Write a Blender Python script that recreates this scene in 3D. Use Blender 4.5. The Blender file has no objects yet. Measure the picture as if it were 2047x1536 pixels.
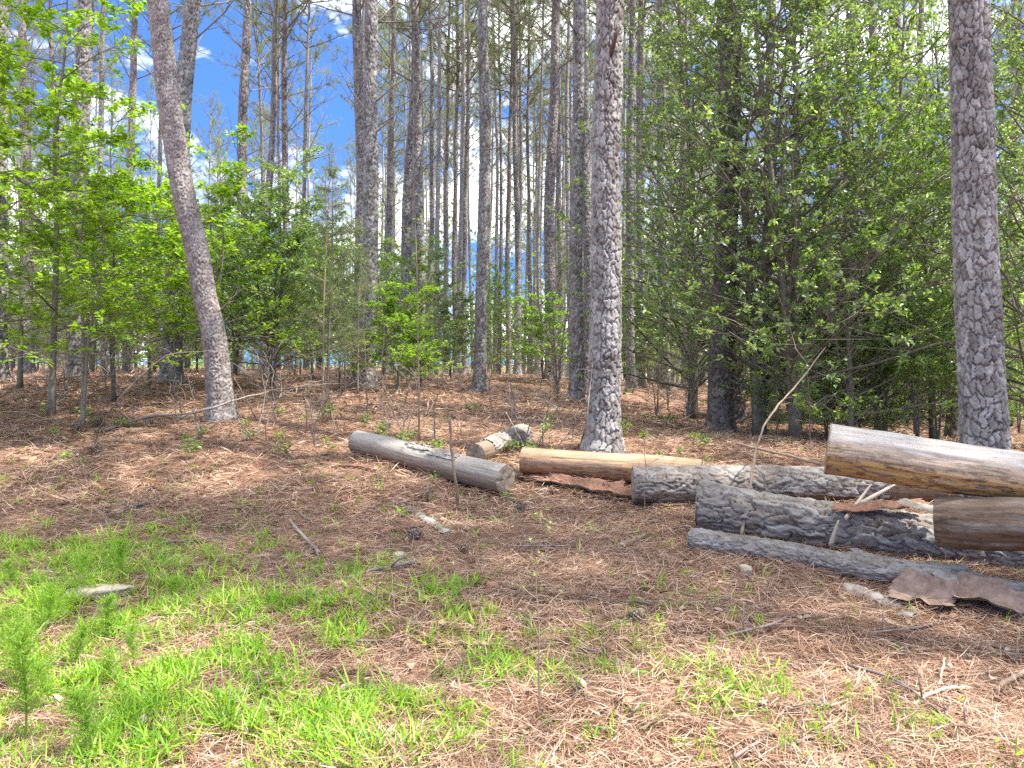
import bpy, math
import numpy as np
from mathutils import Vector, Matrix

rng = np.random.default_rng(11)
sc = bpy.context.scene
COL = sc.collection

# ------------------------------------------------------------------ camera geometry
F, CX, HV, CH = 1546.0, 1023.5, 720.0, 1.5


def P(u, v, Y):
    """point at distance Y in front of the viewpoint"""
    return np.array([(u - CX) / F * Y, Y, CH - (v - HV) / F * Y])


# ------------------------------------------------------------------ noise
def _hash(i, j, k, seed):
    with np.errstate(over='ignore'):
        h = (i.astype(np.uint32) * np.uint32(374761393) + j.astype(np.uint32) * np.uint32(668265263)
             + k.astype(np.uint32) * np.uint32(2246822519) + np.uint32((seed * 3266489917) & 0xffffffff))
        h = (h ^ (h >> np.uint32(13))) * np.uint32(1274126177)
        h = (h ^ (h >> np.uint32(16))) * np.uint32(2246822519)
        h = h ^ (h >> np.uint32(13))
    return h.astype(np.float64) / 4294967295.0


def vnoise(x, y, z=0.0, seed=0):
    x, y, z = np.broadcast_arrays(np.asarray(x, float), np.asarray(y, float), np.asarray(z, float))
    i, j, k = np.floor(x).astype(np.int64), np.floor(y).astype(np.int64), np.floor(z).astype(np.int64)
    a, b, c = x - i, y - j, z - k
    a, b, c = a * a * (3 - 2 * a), b * b * (3 - 2 * b), c * c * (3 - 2 * c)
    r = 0
    for di in (0, 1):
        for dj in (0, 1):
            for dk in (0, 1):
                w = (a if di else 1 - a) * (b if dj else 1 - b) * (c if dk else 1 - c)
                r = r + w * _hash(i + di, j + dj, k + dk, seed)
    return r * 2 - 1


def fbm(x, y, z=0.0, seed=0, oct=3):
    r, a = 0, 1.0
    for o in range(oct):
        r = r + a * vnoise(np.asarray(x) * 2 ** o, np.asarray(y) * 2 ** o, np.asarray(z) * 2 ** o, seed + o)
        a *= 0.5
    return r


def plates(u, v, cu, cv, per, seed):
    """cell pattern on a cylinder: distance to the cell border and a random number for each cell"""
    nu = max(3, int(round(per / cu)))
    gu, gv = u / per * nu, v / cv
    i, j = np.floor(gu).astype(np.int64), np.floor(gv).astype(np.int64)
    f1 = np.full(gu.shape, 9.0); f2 = np.full(gu.shape, 9.0)
    idr = np.zeros(gu.shape); loc = np.zeros(gu.shape)
    zero = np.zeros_like(i)
    for di in (-1, 0, 1):
        for dj in (-1, 0, 1):
            ci, cj = i + di, j + dj
            cm = np.mod(ci, nu)
            px = ci + 0.1 + 0.8 * _hash(cm, cj, zero, seed)
            py = cj + 0.1 + 0.8 * _hash(cm, cj, zero + 1, seed)
            d = (np.abs(gu - px) ** 3.5 + np.abs(gv - py) ** 3.5) ** (1 / 3.5)
            near = d < f1
            f2 = np.where(near, f1, np.minimum(f2, d))
            idr = np.where(near, _hash(cm, cj, zero + 2, seed), idr)
            loc = np.where(near, gv - py, loc)
            f1 = np.minimum(f1, d)
    return f2 - f1, idr, loc


def sstep(a, b, x):
    t = np.clip((x - a) / (b - a), 0, 1)
    return t * t * (3 - 2 * t)


# ------------------------------------------------------------------ ground height
GP = [P(1024, 1536, 2.84), P(60, 1536, 2.84), P(1990, 1536, 2.84), P(0, 1250, 4.2), P(1024, 1250, 4.2), P(2040, 1250, 4.25),
      P(300, 1000, 6.9), P(80, 905, 8.6), P(443, 842, 9.5), P(340, 770, 14), P(152, 752, 14.5), P(957, 780, 17),
      P(733, 776, 15.5), P(820, 757, 22), P(1105, 760, 21), P(1150, 805, 16), P(1440, 868, 11.5), P(1475, 848, 15),
      P(1680, 838, 16), P(1850, 850, 18), P(1300, 795, 20), P(1203, 903, 8.3), P(1012, 988, 6.9), P(712, 907, 8.2),
      P(955, 929, 7.9), P(1050, 890, 8.9), P(1045, 947, 7.4), P(1262, 1005, 6.6), P(1395, 1060, 5.8), P(1378, 1097, 5.4),
      P(2050, 1212, 4.4), P(1875, 1006, 6.4), P(620, 830, 10.5), P(30, 760, 16), P(600, 748, 24), P(200, 742, 24),
      np.array([-15, -15, 0.0]), np.array([15, -15, 0.0]), np.array([0, -4, 0.0]), np.array([-25, 10, 1.0]), np.array([25, 10, -0.1]),
      np.array([-40, 45, 0.6]), np.array([0, 50, 0.2]), np.array([40, 45, -0.6]), np.array([0, 34, 0.85]),
      np.array([0, 120, -2.0]), np.array([-150, 120, -2.0]), np.array([150, 120, -2.0]), np.array([0, 500, -3.0]),
      np.array([-500, 500, -3.0]), np.array([500, 500, -3.0]), np.array([-500, -100, -1.0]), np.array([500, -100, -1.0])]
GP = np.array(GP)


def _phi(r2):
    return 0.5 * r2 * np.log(r2 + 1e-9)


def _fit():
    n = len(GP)
    xy = GP[:, :2]
    K = _phi(((xy[:, None] - xy[None]) ** 2).sum(-1)) + np.eye(n) * 0.4
    Q = np.hstack([np.ones((n, 1)), xy])
    A = np.block([[K, Q], [Q.T, np.zeros((3, 3))]])
    return np.linalg.solve(A, np.concatenate([GP[:, 2], np.zeros(3)]))


GW = _fit()


def gz(x, y):
    x, y = np.broadcast_arrays(np.asarray(x, float), np.asarray(y, float))
    sh = x.shape
    x, y = x.ravel(), y.ravel()
    z = GW[-3] + GW[-2] * x + GW[-1] * y
    for w, p in zip(GW[:-3], GP):
        z = z + w * _phi((x - p[0]) ** 2 + (y - p[1]) ** 2)
    fade = 1 / (1 + np.maximum(0, np.hypot(x, y) - 40) / 40)
    z = z + fade * (0.045 * fbm(x * 0.9, y * 0.9, 0, 3, 2) + 0.02 * fbm(x * 2.1, y * 2.1, 0, 8, 2) + 0.018 * fbm(x * 4.1, y * 4.1, 0, 5, 2))
    return z.reshape(sh)


def ghit(u, v):
    Y = np.concatenate([np.linspace(2.2, 12, 400), np.linspace(12.05, 45, 500)])
    x = (u - CX) / F * Y
    zr = CH - (v - HV) / F * Y
    d = zr - gz(x, Y)
    k = np.argmax(d < 0)
    if d[k] >= 0:
        k = len(Y) - 1
    return np.array([x[k], Y[k], float(gz(x[k], Y[k]))])


# ------------------------------------------------------------------ mesh helpers
class MB:
    def __init__(s):
        s.v, s.q, s.t, s.n, s.lc, s.mq, s.mt, s.mi = [], [], [], 0, [], [], [], 0

    def add(s, v, q=None, t=None, lc=None):
        v = np.asarray(v, float).reshape(-1, 3)
        if q is not None and len(q): s.q.append(np.asarray(q, np.int64).reshape(-1, 4) + s.n); s.mq.append(np.full(len(s.q[-1]), s.mi))
        if t is not None and len(t): s.t.append(np.asarray(t, np.int64).reshape(-1, 3) + s.n); s.mt.append(np.full(len(s.t[-1]), s.mi))
        s.v.append(v); s.n += len(v)
        s.lc.append(np.zeros((len(v), 3)) if lc is None else np.asarray(lc, float).reshape(-1, 3))

    def mesh(s, name, mat, smooth=True):
        me = bpy.data.meshes.new(name)
        v = np.concatenate(s.v) if s.v else np.zeros((0, 3))
        q = np.concatenate(s.q) if s.q else np.zeros((0, 4), np.int64)
        t = np.concatenate(s.t) if s.t else np.zeros((0, 3), np.int64)
        me.vertices.add(len(v)); me.vertices.foreach_set('co', v.ravel().astype(np.float32))
        loops = np.concatenate([q.ravel(), t.ravel()]).astype(np.int32)
        me.loops.add(len(loops)); me.loops.foreach_set('vertex_index', loops)
        me.polygons.add(len(q) + len(t))
        st = np.concatenate([np.arange(len(q)) * 4, len(q) * 4 + np.arange(len(t)) * 3]).astype(np.int32)
        me.polygons.foreach_set('loop_start', st)
        if smooth:
            me.polygons.foreach_set('use_smooth', np.ones(len(q) + len(t), bool))
        a = me.attributes.new('lc', 'FLOAT_VECTOR', 'POINT')
        a.data.foreach_set('vector', np.concatenate(s.lc).ravel().astype(np.float32))
        for m_ in (mat if isinstance(mat, (list, tuple)) else [mat]):
            me.materials.append(m_)
        if isinstance(mat, (list, tuple)):
            me.polygons.foreach_set('material_index', np.concatenate(s.mq + s.mt).astype(np.int32))
        me.update(); me.validate()
        return me

    def build(s, name, mat, parent=None, smooth=True):
        return link(name, s.mesh(name, mat, smooth), parent)


def link(name, data, parent=None):
    o = bpy.data.objects.new(name, data)
    COL.objects.link(o)
    if parent is not None:
        o.parent = parent
    return o


def tag(o, label=None, cat=None, group=None, kind=None):
    if label: o['label'] = label
    if cat: o['category'] = cat
    if group: o['group'] = group
    if kind: o['kind'] = kind
    return o


def empty(name, loc, rz=0.0, scale=(1, 1, 1), tilt=(0, 0)):
    o = link(name, None)
    o.empty_display_size = 0.1
    o.location = tuple(float(a) for a in loc)
    o.rotation_euler = (tilt[0], tilt[1], rz)
    o.scale = scale
    return o


def norm(a):
    return a / (np.linalg.norm(a, axis=-1, keepdims=True) + 1e-12)


def frames(path):
    path = np.asarray(path, float)
    t = norm(np.gradient(path, axis=0))
    ref = np.array([0, 0, 1.0]) if abs(t[0, 2]) < 0.9 else np.array([0, 1.0, 0])
    a = np.zeros_like(t)
    x = norm(np.cross(ref, t[0]))
    for i in range(len(t)):
        x = norm(x - t[i] * np.dot(x, t[i]))
        a[i] = x
    return t, a, np.cross(t, a)


def smooth_path(pts, n):
    """Catmull-Rom through pts"""
    p = np.asarray(pts, float)
    p = np.vstack([2 * p[0] - p[1], p, 2 * p[-1] - p[-2]])
    out = []
    m = len(p) - 3
    for k in np.linspace(0, m - 1e-6, n):
        i = int(k); f = k - i
        a, b, c, d = p[i], p[i + 1], p[i + 2], p[i + 3]
        out.append(0.5 * (2 * b + (c - a) * f + (2 * a - 5 * b + 4 * c - d) * f * f + (3 * b - a - 3 * c + d) * f ** 3))
    return np.array(out)


def tube(mb, path, rad, seg=6, cap=True):
    path = np.asarray(path, float)
    n = len(path)
    rad = np.broadcast_to(np.asarray(rad, float), (n,))
    t, a, b = frames(path)
    th = np.arange(seg) / seg * 2 * np.pi
    v = path[:, None] + rad[:, None, None] * (np.cos(th)[None, :, None] * a[:, None] + np.sin(th)[None, :, None] * b[:, None])
    i, j = np.meshgrid(np.arange(n - 1), np.arange(seg), indexing='ij')
    j2 = (j + 1) % seg
    q = np.stack([i * seg + j, i * seg + j2, (i + 1) * seg + j2, (i + 1) * seg + j], -1).reshape(-1, 4)
    s = np.concatenate([[0], np.cumsum(np.linalg.norm(np.diff(path, axis=0), axis=1))])
    lc = np.stack([np.repeat(s, seg), np.tile(th, n), np.zeros(n * seg)], -1)
    v = v.reshape(-1, 3)
    tr = None
    if cap:
        v = np.vstack([v, path[0], path[-1]])
        lc = np.vstack([lc, [0, 0, 0], [s[-1], 0, 0]])
        k = np.arange(seg); k2 = (k + 1) % seg
        tr = np.vstack([np.stack([k2, k, np.full(seg, n * seg)], -1),
                        np.stack([(n - 1) * seg + k, (n - 1) * seg + k2, np.full(seg, n * seg + 1)], -1)])
    mb.add(v, q, tr, lc)


def bark_tube(mb, path, rad, seg, cu=0.045, cv=0.085, depth=0.014, seed=0, keep=None, twist=0.0, flaky=0.4):
    """tube with blocky bark plates as real relief; path already dense"""
    path = np.asarray(path, float)
    n = len(path)
    t, a, b = frames(path)
    s = np.concatenate([[0], np.cumsum(np.linalg.norm(np.diff(path, axis=0), axis=1))])
    th = np.arange(seg) / seg * 2 * np.pi
    S, T = np.meshgrid(s, th, indexing='ij')
    R = np.broadcast_to(rad[:, None], S.shape)
    rm = float(np.mean(rad[: max(2, n // 2)]))
    per = 2 * np.pi * rm
    wx, wy = np.cos(T) * rm, np.sin(T) * rm
    du = 0.36 * cu * fbm(wx / cu * 0.9, wy / cu * 0.9, S / cv * 1.8, seed + 1, 3)
    dv = 0.5 * cv * fbm(wx / cu * 0.9, wy / cu * 0.9, S / cv * 0.7, seed + 7, 3)
    U = T / (2 * np.pi) * per + du + twist * S
    e, idr, loc = plates(U, S + dv, cu, cv, per, seed)
    h = 1.7 * depth * (sstep(0.02, 0.13, e) - 1.0) + depth * 0.38 * (idr - 0.5)
    h = h - depth * flaky * .55 * loc * sstep(0.0, 0.12, e)
    e2, id2, loc2 = plates(U + .3 * du, S + 1.7 * dv, cu * .52, cv * .45, per, seed + 40)
    h = h + depth * (.30 * (id2 - .5) + .10 * (sstep(0, .1, e2) - 1) - .08 * loc2)
    h = h + depth * 0.25 * fbm(wx * 60, wy * 60, S * 45, seed + 3, 2)
    idr = .75 * idr + .25 * id2
    big = .10 * np.exp(-np.maximum(S - .2, 0) / .22) * np.cos(5 * T + seed + .6 * np.sin(2 * T)) + 0.05 * fbm(wx / rm * 0.8, wy / rm * 0.8, S * 1.3, seed + 9, 2)
    rr = R * (1 + big) + h
    v = path[:, None] + rr[..., None] * (np.cos(T)[..., None] * a[:, None] + np.sin(T)[..., None] * b[:, None])
    i, j = np.meshgrid(np.arange(n - 1), np.arange(seg), indexing='ij')
    j2 = (j + 1) % seg
    q = np.stack([i * seg + j, i * seg + j2, (i + 1) * seg + j2, (i + 1) * seg + j], -1)
    if keep is not None:
        q = q[keep(S, T, e)[:-1, :]]
    lc = np.stack([S, T, idr], -1)
    mb.add(v.reshape(-1, 3), q.reshape(-1, 4), None, lc.reshape(-1, 3))


LEAF_FULL = (np.array([[0, 0, 0], [.30, .44, .10], [.30, -.44, .10], [.33, 0, 0], [.68, .36, .06], [.68, -.36, .06], [.70, 0, -.03], [1, 0, -.10]]),
             [[3, 6, 4, 1], [3, 2, 5, 6]], [[0, 3, 1], [0, 2, 3], [6, 7, 4], [6, 5, 7]])
LEAF_FOLD = (np.array([[0, 0, 0], [.45, .5, .13], [.45, -.5, .13], [1, 0, -.05]]), [], [[0, 3, 1], [0, 2, 3]])


def scatter_leaves(mb, tmpl, p, d, n, L, W):
    tv, tq, tt = tmpl
    p, d, n = np.asarray(p, float), norm(np.asarray(d, float)), np.asarray(n, float)
    side = norm(np.cross(n, d)); up = np.cross(d, side)
    L = np.broadcast_to(np.asarray(L, float), (len(p),)); W = np.broadcast_to(np.asarray(W, float), (len(p),))
    v = (p[:, None] + (L[:, None] * tv[None, :, 0])[..., None] * d[:, None]
         + (W[:, None] * tv[None, :, 1])[..., None] * side[:, None] + (W[:, None] * tv[None, :, 2])[..., None] * up[:, None])
    k = len(tv); off = np.arange(len(p))[:, None, None] * k
    q = (np.array(tq, np.int64).reshape(1, -1, 4) + off).reshape(-1, 4) if len(tq) else None
    t = (np.array(tt, np.int64).reshape(1, -1, 3) + off).reshape(-1, 3) if len(tt) else None
    mb.add(v.reshape(-1, 3), q, t)


def blades(mb, p, d, L, W, bend, segs=2):
    """flat tapering strips that bend towards -z (or +z for a negative bend)"""
    p, d = np.asarray(p, float), norm(np.asarray(d, float))
    m = len(p)
    L = np.broadcast_to(np.asarray(L, float), (m,)); W = np.broadcast_to(np.asarray(W, float), (m,))
    bend = np.broadcast_to(np.asarray(bend, float), (m,))
    rnd = norm(rng.normal(size=(m, 3)))
    side = norm(np.cross(d, rnd * 0.6 + np.array([0, 0, 1.0])))
    vs = []
    ts = np.linspace(0, 1, segs + 1)
    prof = {2: [0.55, 1.0], 3: [0.6, 1.0, 0.7]}[segs]
    for i in range(segs):
        c = p + d * (L * ts[i])[:, None]
        c[:, 2] -= bend * L * ts[i] ** 2
        w = (W * prof[i] * 0.5)[:, None]
        vs += [c - side * w, c + side * w]
    c = p + d * L[:, None]
    c[:, 2] -= bend * L
    vs.append(c)
    k = 2 * segs + 1
    v = np.stack(vs, 1).reshape(-1, 3)
    off = np.arange(m)[:, None] * k
    q = np.concatenate([off + np.array([[2 * i, 2 * i + 1, 2 * i + 3, 2 * i + 2]]) for i in range(segs - 1)])
    t = off + np.array([[2 * segs - 2, 2 * segs - 1, 2 * segs]])
    mb.add(v, q, t)


def spikes(mb, p, d, L, W):
    """needle-thin triangles"""
    d = norm(d); m = len(p)
    L = np.broadcast_to(np.asarray(L, float), (m,))[:, None]; W = np.broadcast_to(np.asarray(W, float), (m,))[:, None]
    side = norm(np.cross(d, rng.normal(size=(m, 3))))
    v = np.stack([p - side * W / 2, p + side * W / 2, p + d * L], 1).reshape(-1, 3)
    mb.add(v, None, np.arange(m * 3).reshape(-1, 3))


def tufts(mb, tips, dirs, n, L, W, spread=0.9, back=0.15):
    tips, dirs = np.asarray(tips, float), norm(np.asarray(dirs, float))
    T = len(tips)
    d = np.repeat(dirs, n, 0); p = np.repeat(tips, n, 0)
    p = p - d * (rng.random((T * n, 1)) * back)
    nd = norm(d * 0.55 + spread * norm(rng.normal(size=(T * n, 3))))
    spikes(mb, p, nd, L * (0.7 + 0.5 * rng.random(T * n)), W)


# ------------------------------------------------------------------ materials
class NT:
    def __init__(s, tree):
        s.t = tree

    def n(s, kind, **kw):
        nd = s.t.nodes.new('ShaderNode' + kind)
        for k, v in kw.items():
            if k.startswith('i_'):
                key = k[2:].replace('_', ' ')
                sock = nd.inputs[int(key)] if key.isdigit() else nd.inputs[key]
                if isinstance(v, bpy.types.NodeSocket): s.t.links.new(v, sock)
                else: sock.default_value = v
            else:
                setattr(nd, k, v)
        return nd

    def ramp(s, fac, stops):
        r = s.n('ValToRGB')
        el = r.color_ramp.elements
        while len(el) < len(stops): el.new(0.5)
        for e, (p, c) in zip(el, stops):
            e.position = p; e.color = tuple(c) + (1,) if len(c) == 3 else c
        s.t.links.new(fac, r.inputs['Fac'])
        return r.outputs['Color']

    def mix(s, fac, a, b, blend='MIX'):
        m = s.n('Mix', data_type='RGBA', blend_type=blend)
        for v, sock in ((fac, m.inputs[0]), (a, m.inputs[6]), (b, m.inputs[7])):
            if isinstance(v, bpy.types.NodeSocket): s.t.links.new(v, sock)
            else: sock.default_value = v if not isinstance(v, tuple) or len(v) == 4 else v + (1,)
        return m.outputs[2]

    def link(s, a, b):
        s.t.links.new(a, b)


def new_mat(name):
    m = bpy.data.materials.new(name); m.use_nodes = True
    m.node_tree.nodes.clear()
    return m, NT(m.node_tree)


def out(t, shader):
    o = t.n('OutputMaterial'); t.link(shader, o.inputs['Surface'])


def leaf_mat(name, cols, transl=0.35, rough=0.5, spec=0.35, tcol=None):
    m, t = new_mat(name)
    g = t.n('NewGeometry')
    col = t.ramp(g.outputs['Random Per Island'], [(i / (len(cols) - 1), c) for i, c in enumerate(cols)])
    oi = t.n('ObjectInfo')
    hs = t.n('HueSaturation', i_Color=col)
    mr = t.n('MapRange', i_Value=oi.outputs['Random']); mr.inputs[3].default_value = 0.8; mr.inputs[4].default_value = 1.2
    t.link(mr.outputs[0], hs.inputs['Value'])
    b = t.n('BsdfPrincipled', i_Roughness=rough); t.link(hs.outputs[0], b.inputs['Base Color'])
    b.inputs['Specular IOR Level'].default_value = spec
    tr = t.n('BsdfTranslucent')
    tc = t.mix(1.0, hs.outputs[0], (tcol or (1.6, 1.5, 0.7)), 'MULTIPLY'); t.link(tc, tr.inputs['Color'])
    mx = t.n('MixShader'); mx.inputs[0].default_value = transl
    t.link(b.outputs[0], mx.inputs[1]); t.link(tr.outputs[0], mx.inputs[2])
    out(t, mx.outputs[0])
    return m


def attr(t, name='lc'):
    a = t.n('Attribute', attribute_name=name)
    s = t.n('SeparateXYZ'); t.link(a.outputs['Vector'], s.inputs[0])
    return a, s


def bark_mat(name, dark, mid, light, lichen=0.35, bump=0.5, bdist=0.006):
    m, t = new_mat(name)
    a, s = attr(t)
    tc = t.n('TexCoord')
    n1 = t.n('TexNoise', i_Vector=tc.outputs['Object'], i_Scale=9.0, i_Detail=5.0, i_Roughness=0.65)
    n2 = t.n('TexNoise', i_Vector=tc.outputs['Object'], i_Scale=70.0, i_Detail=3.0, i_Roughness=0.7)
    n3 = t.n('TexNoise', i_Vector=tc.outputs['Object'], i_Scale=1.7, i_Detail=2.0)
    ad = t.n('Math', operation='MULTIPLY_ADD', i_0=s.outputs[2], i_1=0.45, i_2=n1.outputs[0])
    ad2 = t.n('Math', operation='MULTIPLY_ADD', i_0=n2.outputs[0], i_1=0.5, i_2=ad.outputs[0])
    ad3 = t.n('Math', operation='MULTIPLY_ADD', i_0=n3.outputs[0], i_1=0.5, i_2=ad2.outputs[0])
    sub = t.n('Math', operation='SUBTRACT', i_0=ad3.outputs[0], i_1=0.72)
    col = t.ramp(sub.outputs[0], [(0.15, dark), (0.48, mid), (0.85, light)])
    lf = t.n('TexNoise', i_Vector=tc.outputs['Object'], i_Scale=14.0, i_Detail=4.0, i_Roughness=0.7)
    lr = t.ramp(lf.outputs[0], [(0.56, (0, 0, 0)), (0.68, (lichen,) * 3)])
    col = t.mix(lr, col, (0.36, 0.39, 0.37))
    b = t.n('BsdfPrincipled', i_Roughness=0.9); t.link(col, b.inputs['Base Color'])
    b.inputs['Specular IOR Level'].default_value = 0.2
    bp = t.n('Bump', i_Strength=bump, i_Distance=bdist); t.link(ad2.outputs[0], bp.inputs['Height'])
    t.link(bp.outputs[0], b.inputs['Normal'])
    out(t, b.outputs[0])
    return m


def plain_mat(name, c1, c2, scale=20.0, rough=0.85, bump=0.3, stretch=None):
    m, t = new_mat(name)
    tc = t.n('TexCoord')
    vec = tc.outputs['Object']
    if stretch:
        mp = t.n('Mapping', i_Vector=vec); mp.inputs['Scale'].default_value = stretch; vec = mp.outputs[0]
    n1 = t.n('TexNoise', i_Vector=vec, i_Scale=scale, i_Detail=5.0, i_Roughness=0.65)
    oi = t.n('ObjectInfo')
    col = t.ramp(n1.outputs[0], [(0.3, c1), (0.7, c2)])
    hs = t.n('HueSaturation', i_Color=col)
    mr = t.n('MapRange', i_Value=oi.outputs['Random']); mr.inputs[3].default_value = 0.75; mr.inputs[4].default_value = 1.25
    t.link(mr.outputs[0], hs.inputs['Value'])
    b = t.n('BsdfPrincipled', i_Roughness=rough); t.link(hs.outputs[0], b.inputs['Base Color'])
    b.inputs['Specular IOR Level'].default_value = 0.25
    bp = t.n('Bump', i_Strength=bump, i_Distance=0.004); t.link(n1.outputs[0], bp.inputs['Height'])
    t.link(bp.outputs[0], b.inputs['Normal'])
    out(t, b.outputs[0])
    return m


def island_mat(name, cols, rough=0.75, spec=0.25, transl=0.0):
    m, t = new_mat(name)
    g = t.n('NewGeometry')
    col = t.ramp(g.outputs['Random Per Island'], [(i / (len(cols) - 1), c) for i, c in enumerate(cols)])
    b = t.n('BsdfPrincipled', i_Roughness=rough); t.link(col, b.inputs['Base Color'])
    b.inputs['Specular IOR Level'].default_value = spec
    if transl:
        tr = t.n('BsdfTranslucent'); t.link(col, tr.inputs['Color'])
        mx = t.n('MixShader'); mx.inputs[0].default_value = transl
        t.link(b.outputs[0], mx.inputs[1]); t.link(tr.outputs[0], mx.inputs[2])
        out(t, mx.outputs[0])
    else:
        out(t, b.outputs[0])
    return m


def wood_mat(name, top, low, blotch, blotch_amt=0.5, split=0.1):
    """bare log: top painted paler as if sunlit, coloured sapwood low down, streaks along the grain, dark beetle and bark stains"""
    m, t = new_mat(name)
    a, s = attr(t)
    c = t.n('Math', operation='COSINE', i_0=s.outputs[1])
    sn = t.n('Math', operation='SINE', i_0=s.outputs[1])
    cv = t.n('CombineXYZ')
    sx = t.n('Math', operation='MULTIPLY', i_0=s.outputs[0], i_1=0.5)
    t.link(sx.outputs[0], cv.inputs[0]); t.link(c.outputs[0], cv.inputs[1]); t.link(sn.outputs[0], cv.inputs[2])
    gr = t.n('TexNoise', i_Vector=cv.outputs[0], i_Scale=9.0, i_Detail=6.0, i_Roughness=0.7)
    big = t.n('TexNoise', i_Vector=cv.outputs[0], i_Scale=2.2, i_Detail=4.0, i_Roughness=0.6)
    f = t.n('Math', operation='MULTIPLY_ADD', i_0=big.outputs[0], i_1=1.5, i_2=c.outputs[0])
    ff = t.n('MapRange', i_Value=f.outputs[0]); ff.inputs[1].default_value = split + 0.35; ff.inputs[2].default_value = split + 1.25
    base = t.mix(ff.outputs[0], low, top)  # light from above put into the colour: pale top, deeper lower side
    base = t.mix(t.ramp(gr.outputs[0], [(0.35, (0.55,) * 3), (0.65, (0, 0, 0))]), base, (low[0] * .55, low[1] * .5, low[2] * .5))
    cv2 = t.n('CombineXYZ')
    sx2 = t.n('Math', operation='MULTIPLY', i_0=s.outputs[0], i_1=2.0)
    t.link(sx2.outputs[0], cv2.inputs[0]); t.link(c.outputs[0], cv2.inputs[1]); t.link(sn.outputs[0], cv2.inputs[2])
    bl = t.n('TexNoise', i_Vector=cv2.outputs[0], i_Scale=5.2, i_Detail=5.0, i_Roughness=0.72, i_Distortion=0.8)
    bm = t.ramp(bl.outputs[0], [(0.525, (0, 0, 0)), (0.57, (blotch_amt,) * 3)])
    inv = t.n('Math', operation='SUBTRACT', i_0=1.0, i_1=ff.outputs[0])
    bw = t.n('Math', operation='MULTIPLY', i_0=bm, i_1=inv.outputs[0])
    base = t.mix(bw.outputs[0], base, blotch)
    vo = t.n('TexVoronoi', i_Vector=cv2.outputs[0], i_Scale=7.0)
    hm = t.ramp(vo.outputs['Distance'], [(0.07, (.85,) * 3), (0.11, (0, 0, 0))])
    base = t.mix(hm, base, blotch)
    st = t.n('TexNoise', i_Vector=cv2.outputs[0], i_Scale=2.6, i_Detail=4.0, i_Roughness=.65)
    base = t.mix(t.ramp(st.outputs[0], [(.5, (0, 0, 0)), (.66, (.5,) * 3)]), base, (.25, .235, .215))
    ck = t.n('TexNoise', i_Vector=cv.outputs[0], i_Scale=16.0, i_Detail=3.0, i_Distortion=0.3)
    mp = t.n('Mapping', i_Vector=cv.outputs[0]); mp.inputs['Scale'].default_value = (0.25, 1, 1)
    t.link(mp.outputs[0], ck.inputs['Vector'])
    b = t.n('BsdfPrincipled', i_Roughness=0.75); t.link(base, b.inputs['Base Color'])
    b.inputs['Specular IOR Level'].default_value = 0.3
    hh = t.n('Math', operation='ADD', i_0=gr.outputs[0], i_1=ck.outputs[0])
    bp = t.n('Bump', i_Strength=0.5, i_Distance=0.006); t.link(hh.outputs[0], bp.inputs['Height'])
    t.link(bp.outputs[0], b.inputs['Normal'])
    out(t, b.outputs[0])
    return m


def cut_mat(name, c1, c2, c3):
    m, t = new_mat(name)
    a, s = attr(t)
    tc = t.n('TexCoord')
    nz = t.n('TexNoise', i_Vector=tc.outputs['Object'], i_Scale=12.0, i_Detail=5.0, i_Roughness=0.7)
    rw = t.n('Math', operation='MULTIPLY_ADD', i_0=nz.outputs[0], i_1=0.02, i_2=s.outputs[0])
    w = t.n('Math', operation='MULTIPLY', i_0=rw.outputs[0], i_1=620.0)
    sn = t.n('Math', operation='SINE', i_0=w.outputs[0])
    ring = t.n('MapRange', i_Value=sn.outputs[0]); ring.inputs[1].default_value = -1
    col = t.mix(ring.outputs[0], c1, c2)
    col = t.mix(t.ramp(nz.outputs[0], [(0.45, (0, 0, 0)), (0.62, (0.9,) * 3)]), col, c3)
    b = t.n('BsdfPrincipled', i_Roughness=0.85); t.link(col, b.inputs['Base Color'])
    bp = t.n('Bump', i_Strength=0.4, i_Distance=0.004); t.link(nz.outputs[0], bp.inputs['Height']); t.link(bp.outputs[0], b.inputs['Normal'])
    out(t, b.outputs[0])
    return m


def ground_mat():
    m, t = new_mat('pine_straw_soil')
    tc = t.n('TexCoord')
    v = tc.outputs['Object']
    big = t.n('TexNoise', i_Vector=v, i_Scale=0.8, i_Detail=5.0, i_Roughness=0.6)
    mid = t.n('TexNoise', i_Vector=v, i_Scale=7.0, i_Detail=6.0, i_Roughness=0.7)
    fine = t.n('TexNoise', i_Vector=v, i_Scale=60.0, i_Detail=4.0, i_Roughness=0.75, i_Distortion=1.5)
    f = t.n('Math', operation='MULTIPLY_ADD', i_0=fine.outputs[0], i_1=0.8, i_2=mid.outputs[0])
    sb = t.n('Math', operation='SUBTRACT', i_0=f.outputs[0], i_1=0.4)
    col = t.ramp(sb.outputs[0], [(0.2, (0.08, 0.05, 0.035)), (0.42, (0.19, 0.112, 0.076)), (0.68, (0.32, 0.2, 0.135)), (0.95, (0.45, 0.325, 0.235))])
    clay = t.ramp(big.outputs[0], [(0.52, (0, 0, 0)), (0.68, (0.55,) * 3)])
    col = t.mix(clay, col, (0.30, 0.165, 0.11))
    b = t.n('BsdfPrincipled', i_Roughness=0.95); t.link(col, b.inputs['Base Color'])
    b.inputs['Specular IOR Level'].default_value = 0.15
    bp = t.n('Bump', i_Strength=0.8, i_Distance=0.02); t.link(sb.outputs[0], bp.inputs['Height']); t.link(bp.outputs[0], b.inputs['Normal'])
    out(t, b.outputs[0])
    return m


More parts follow.
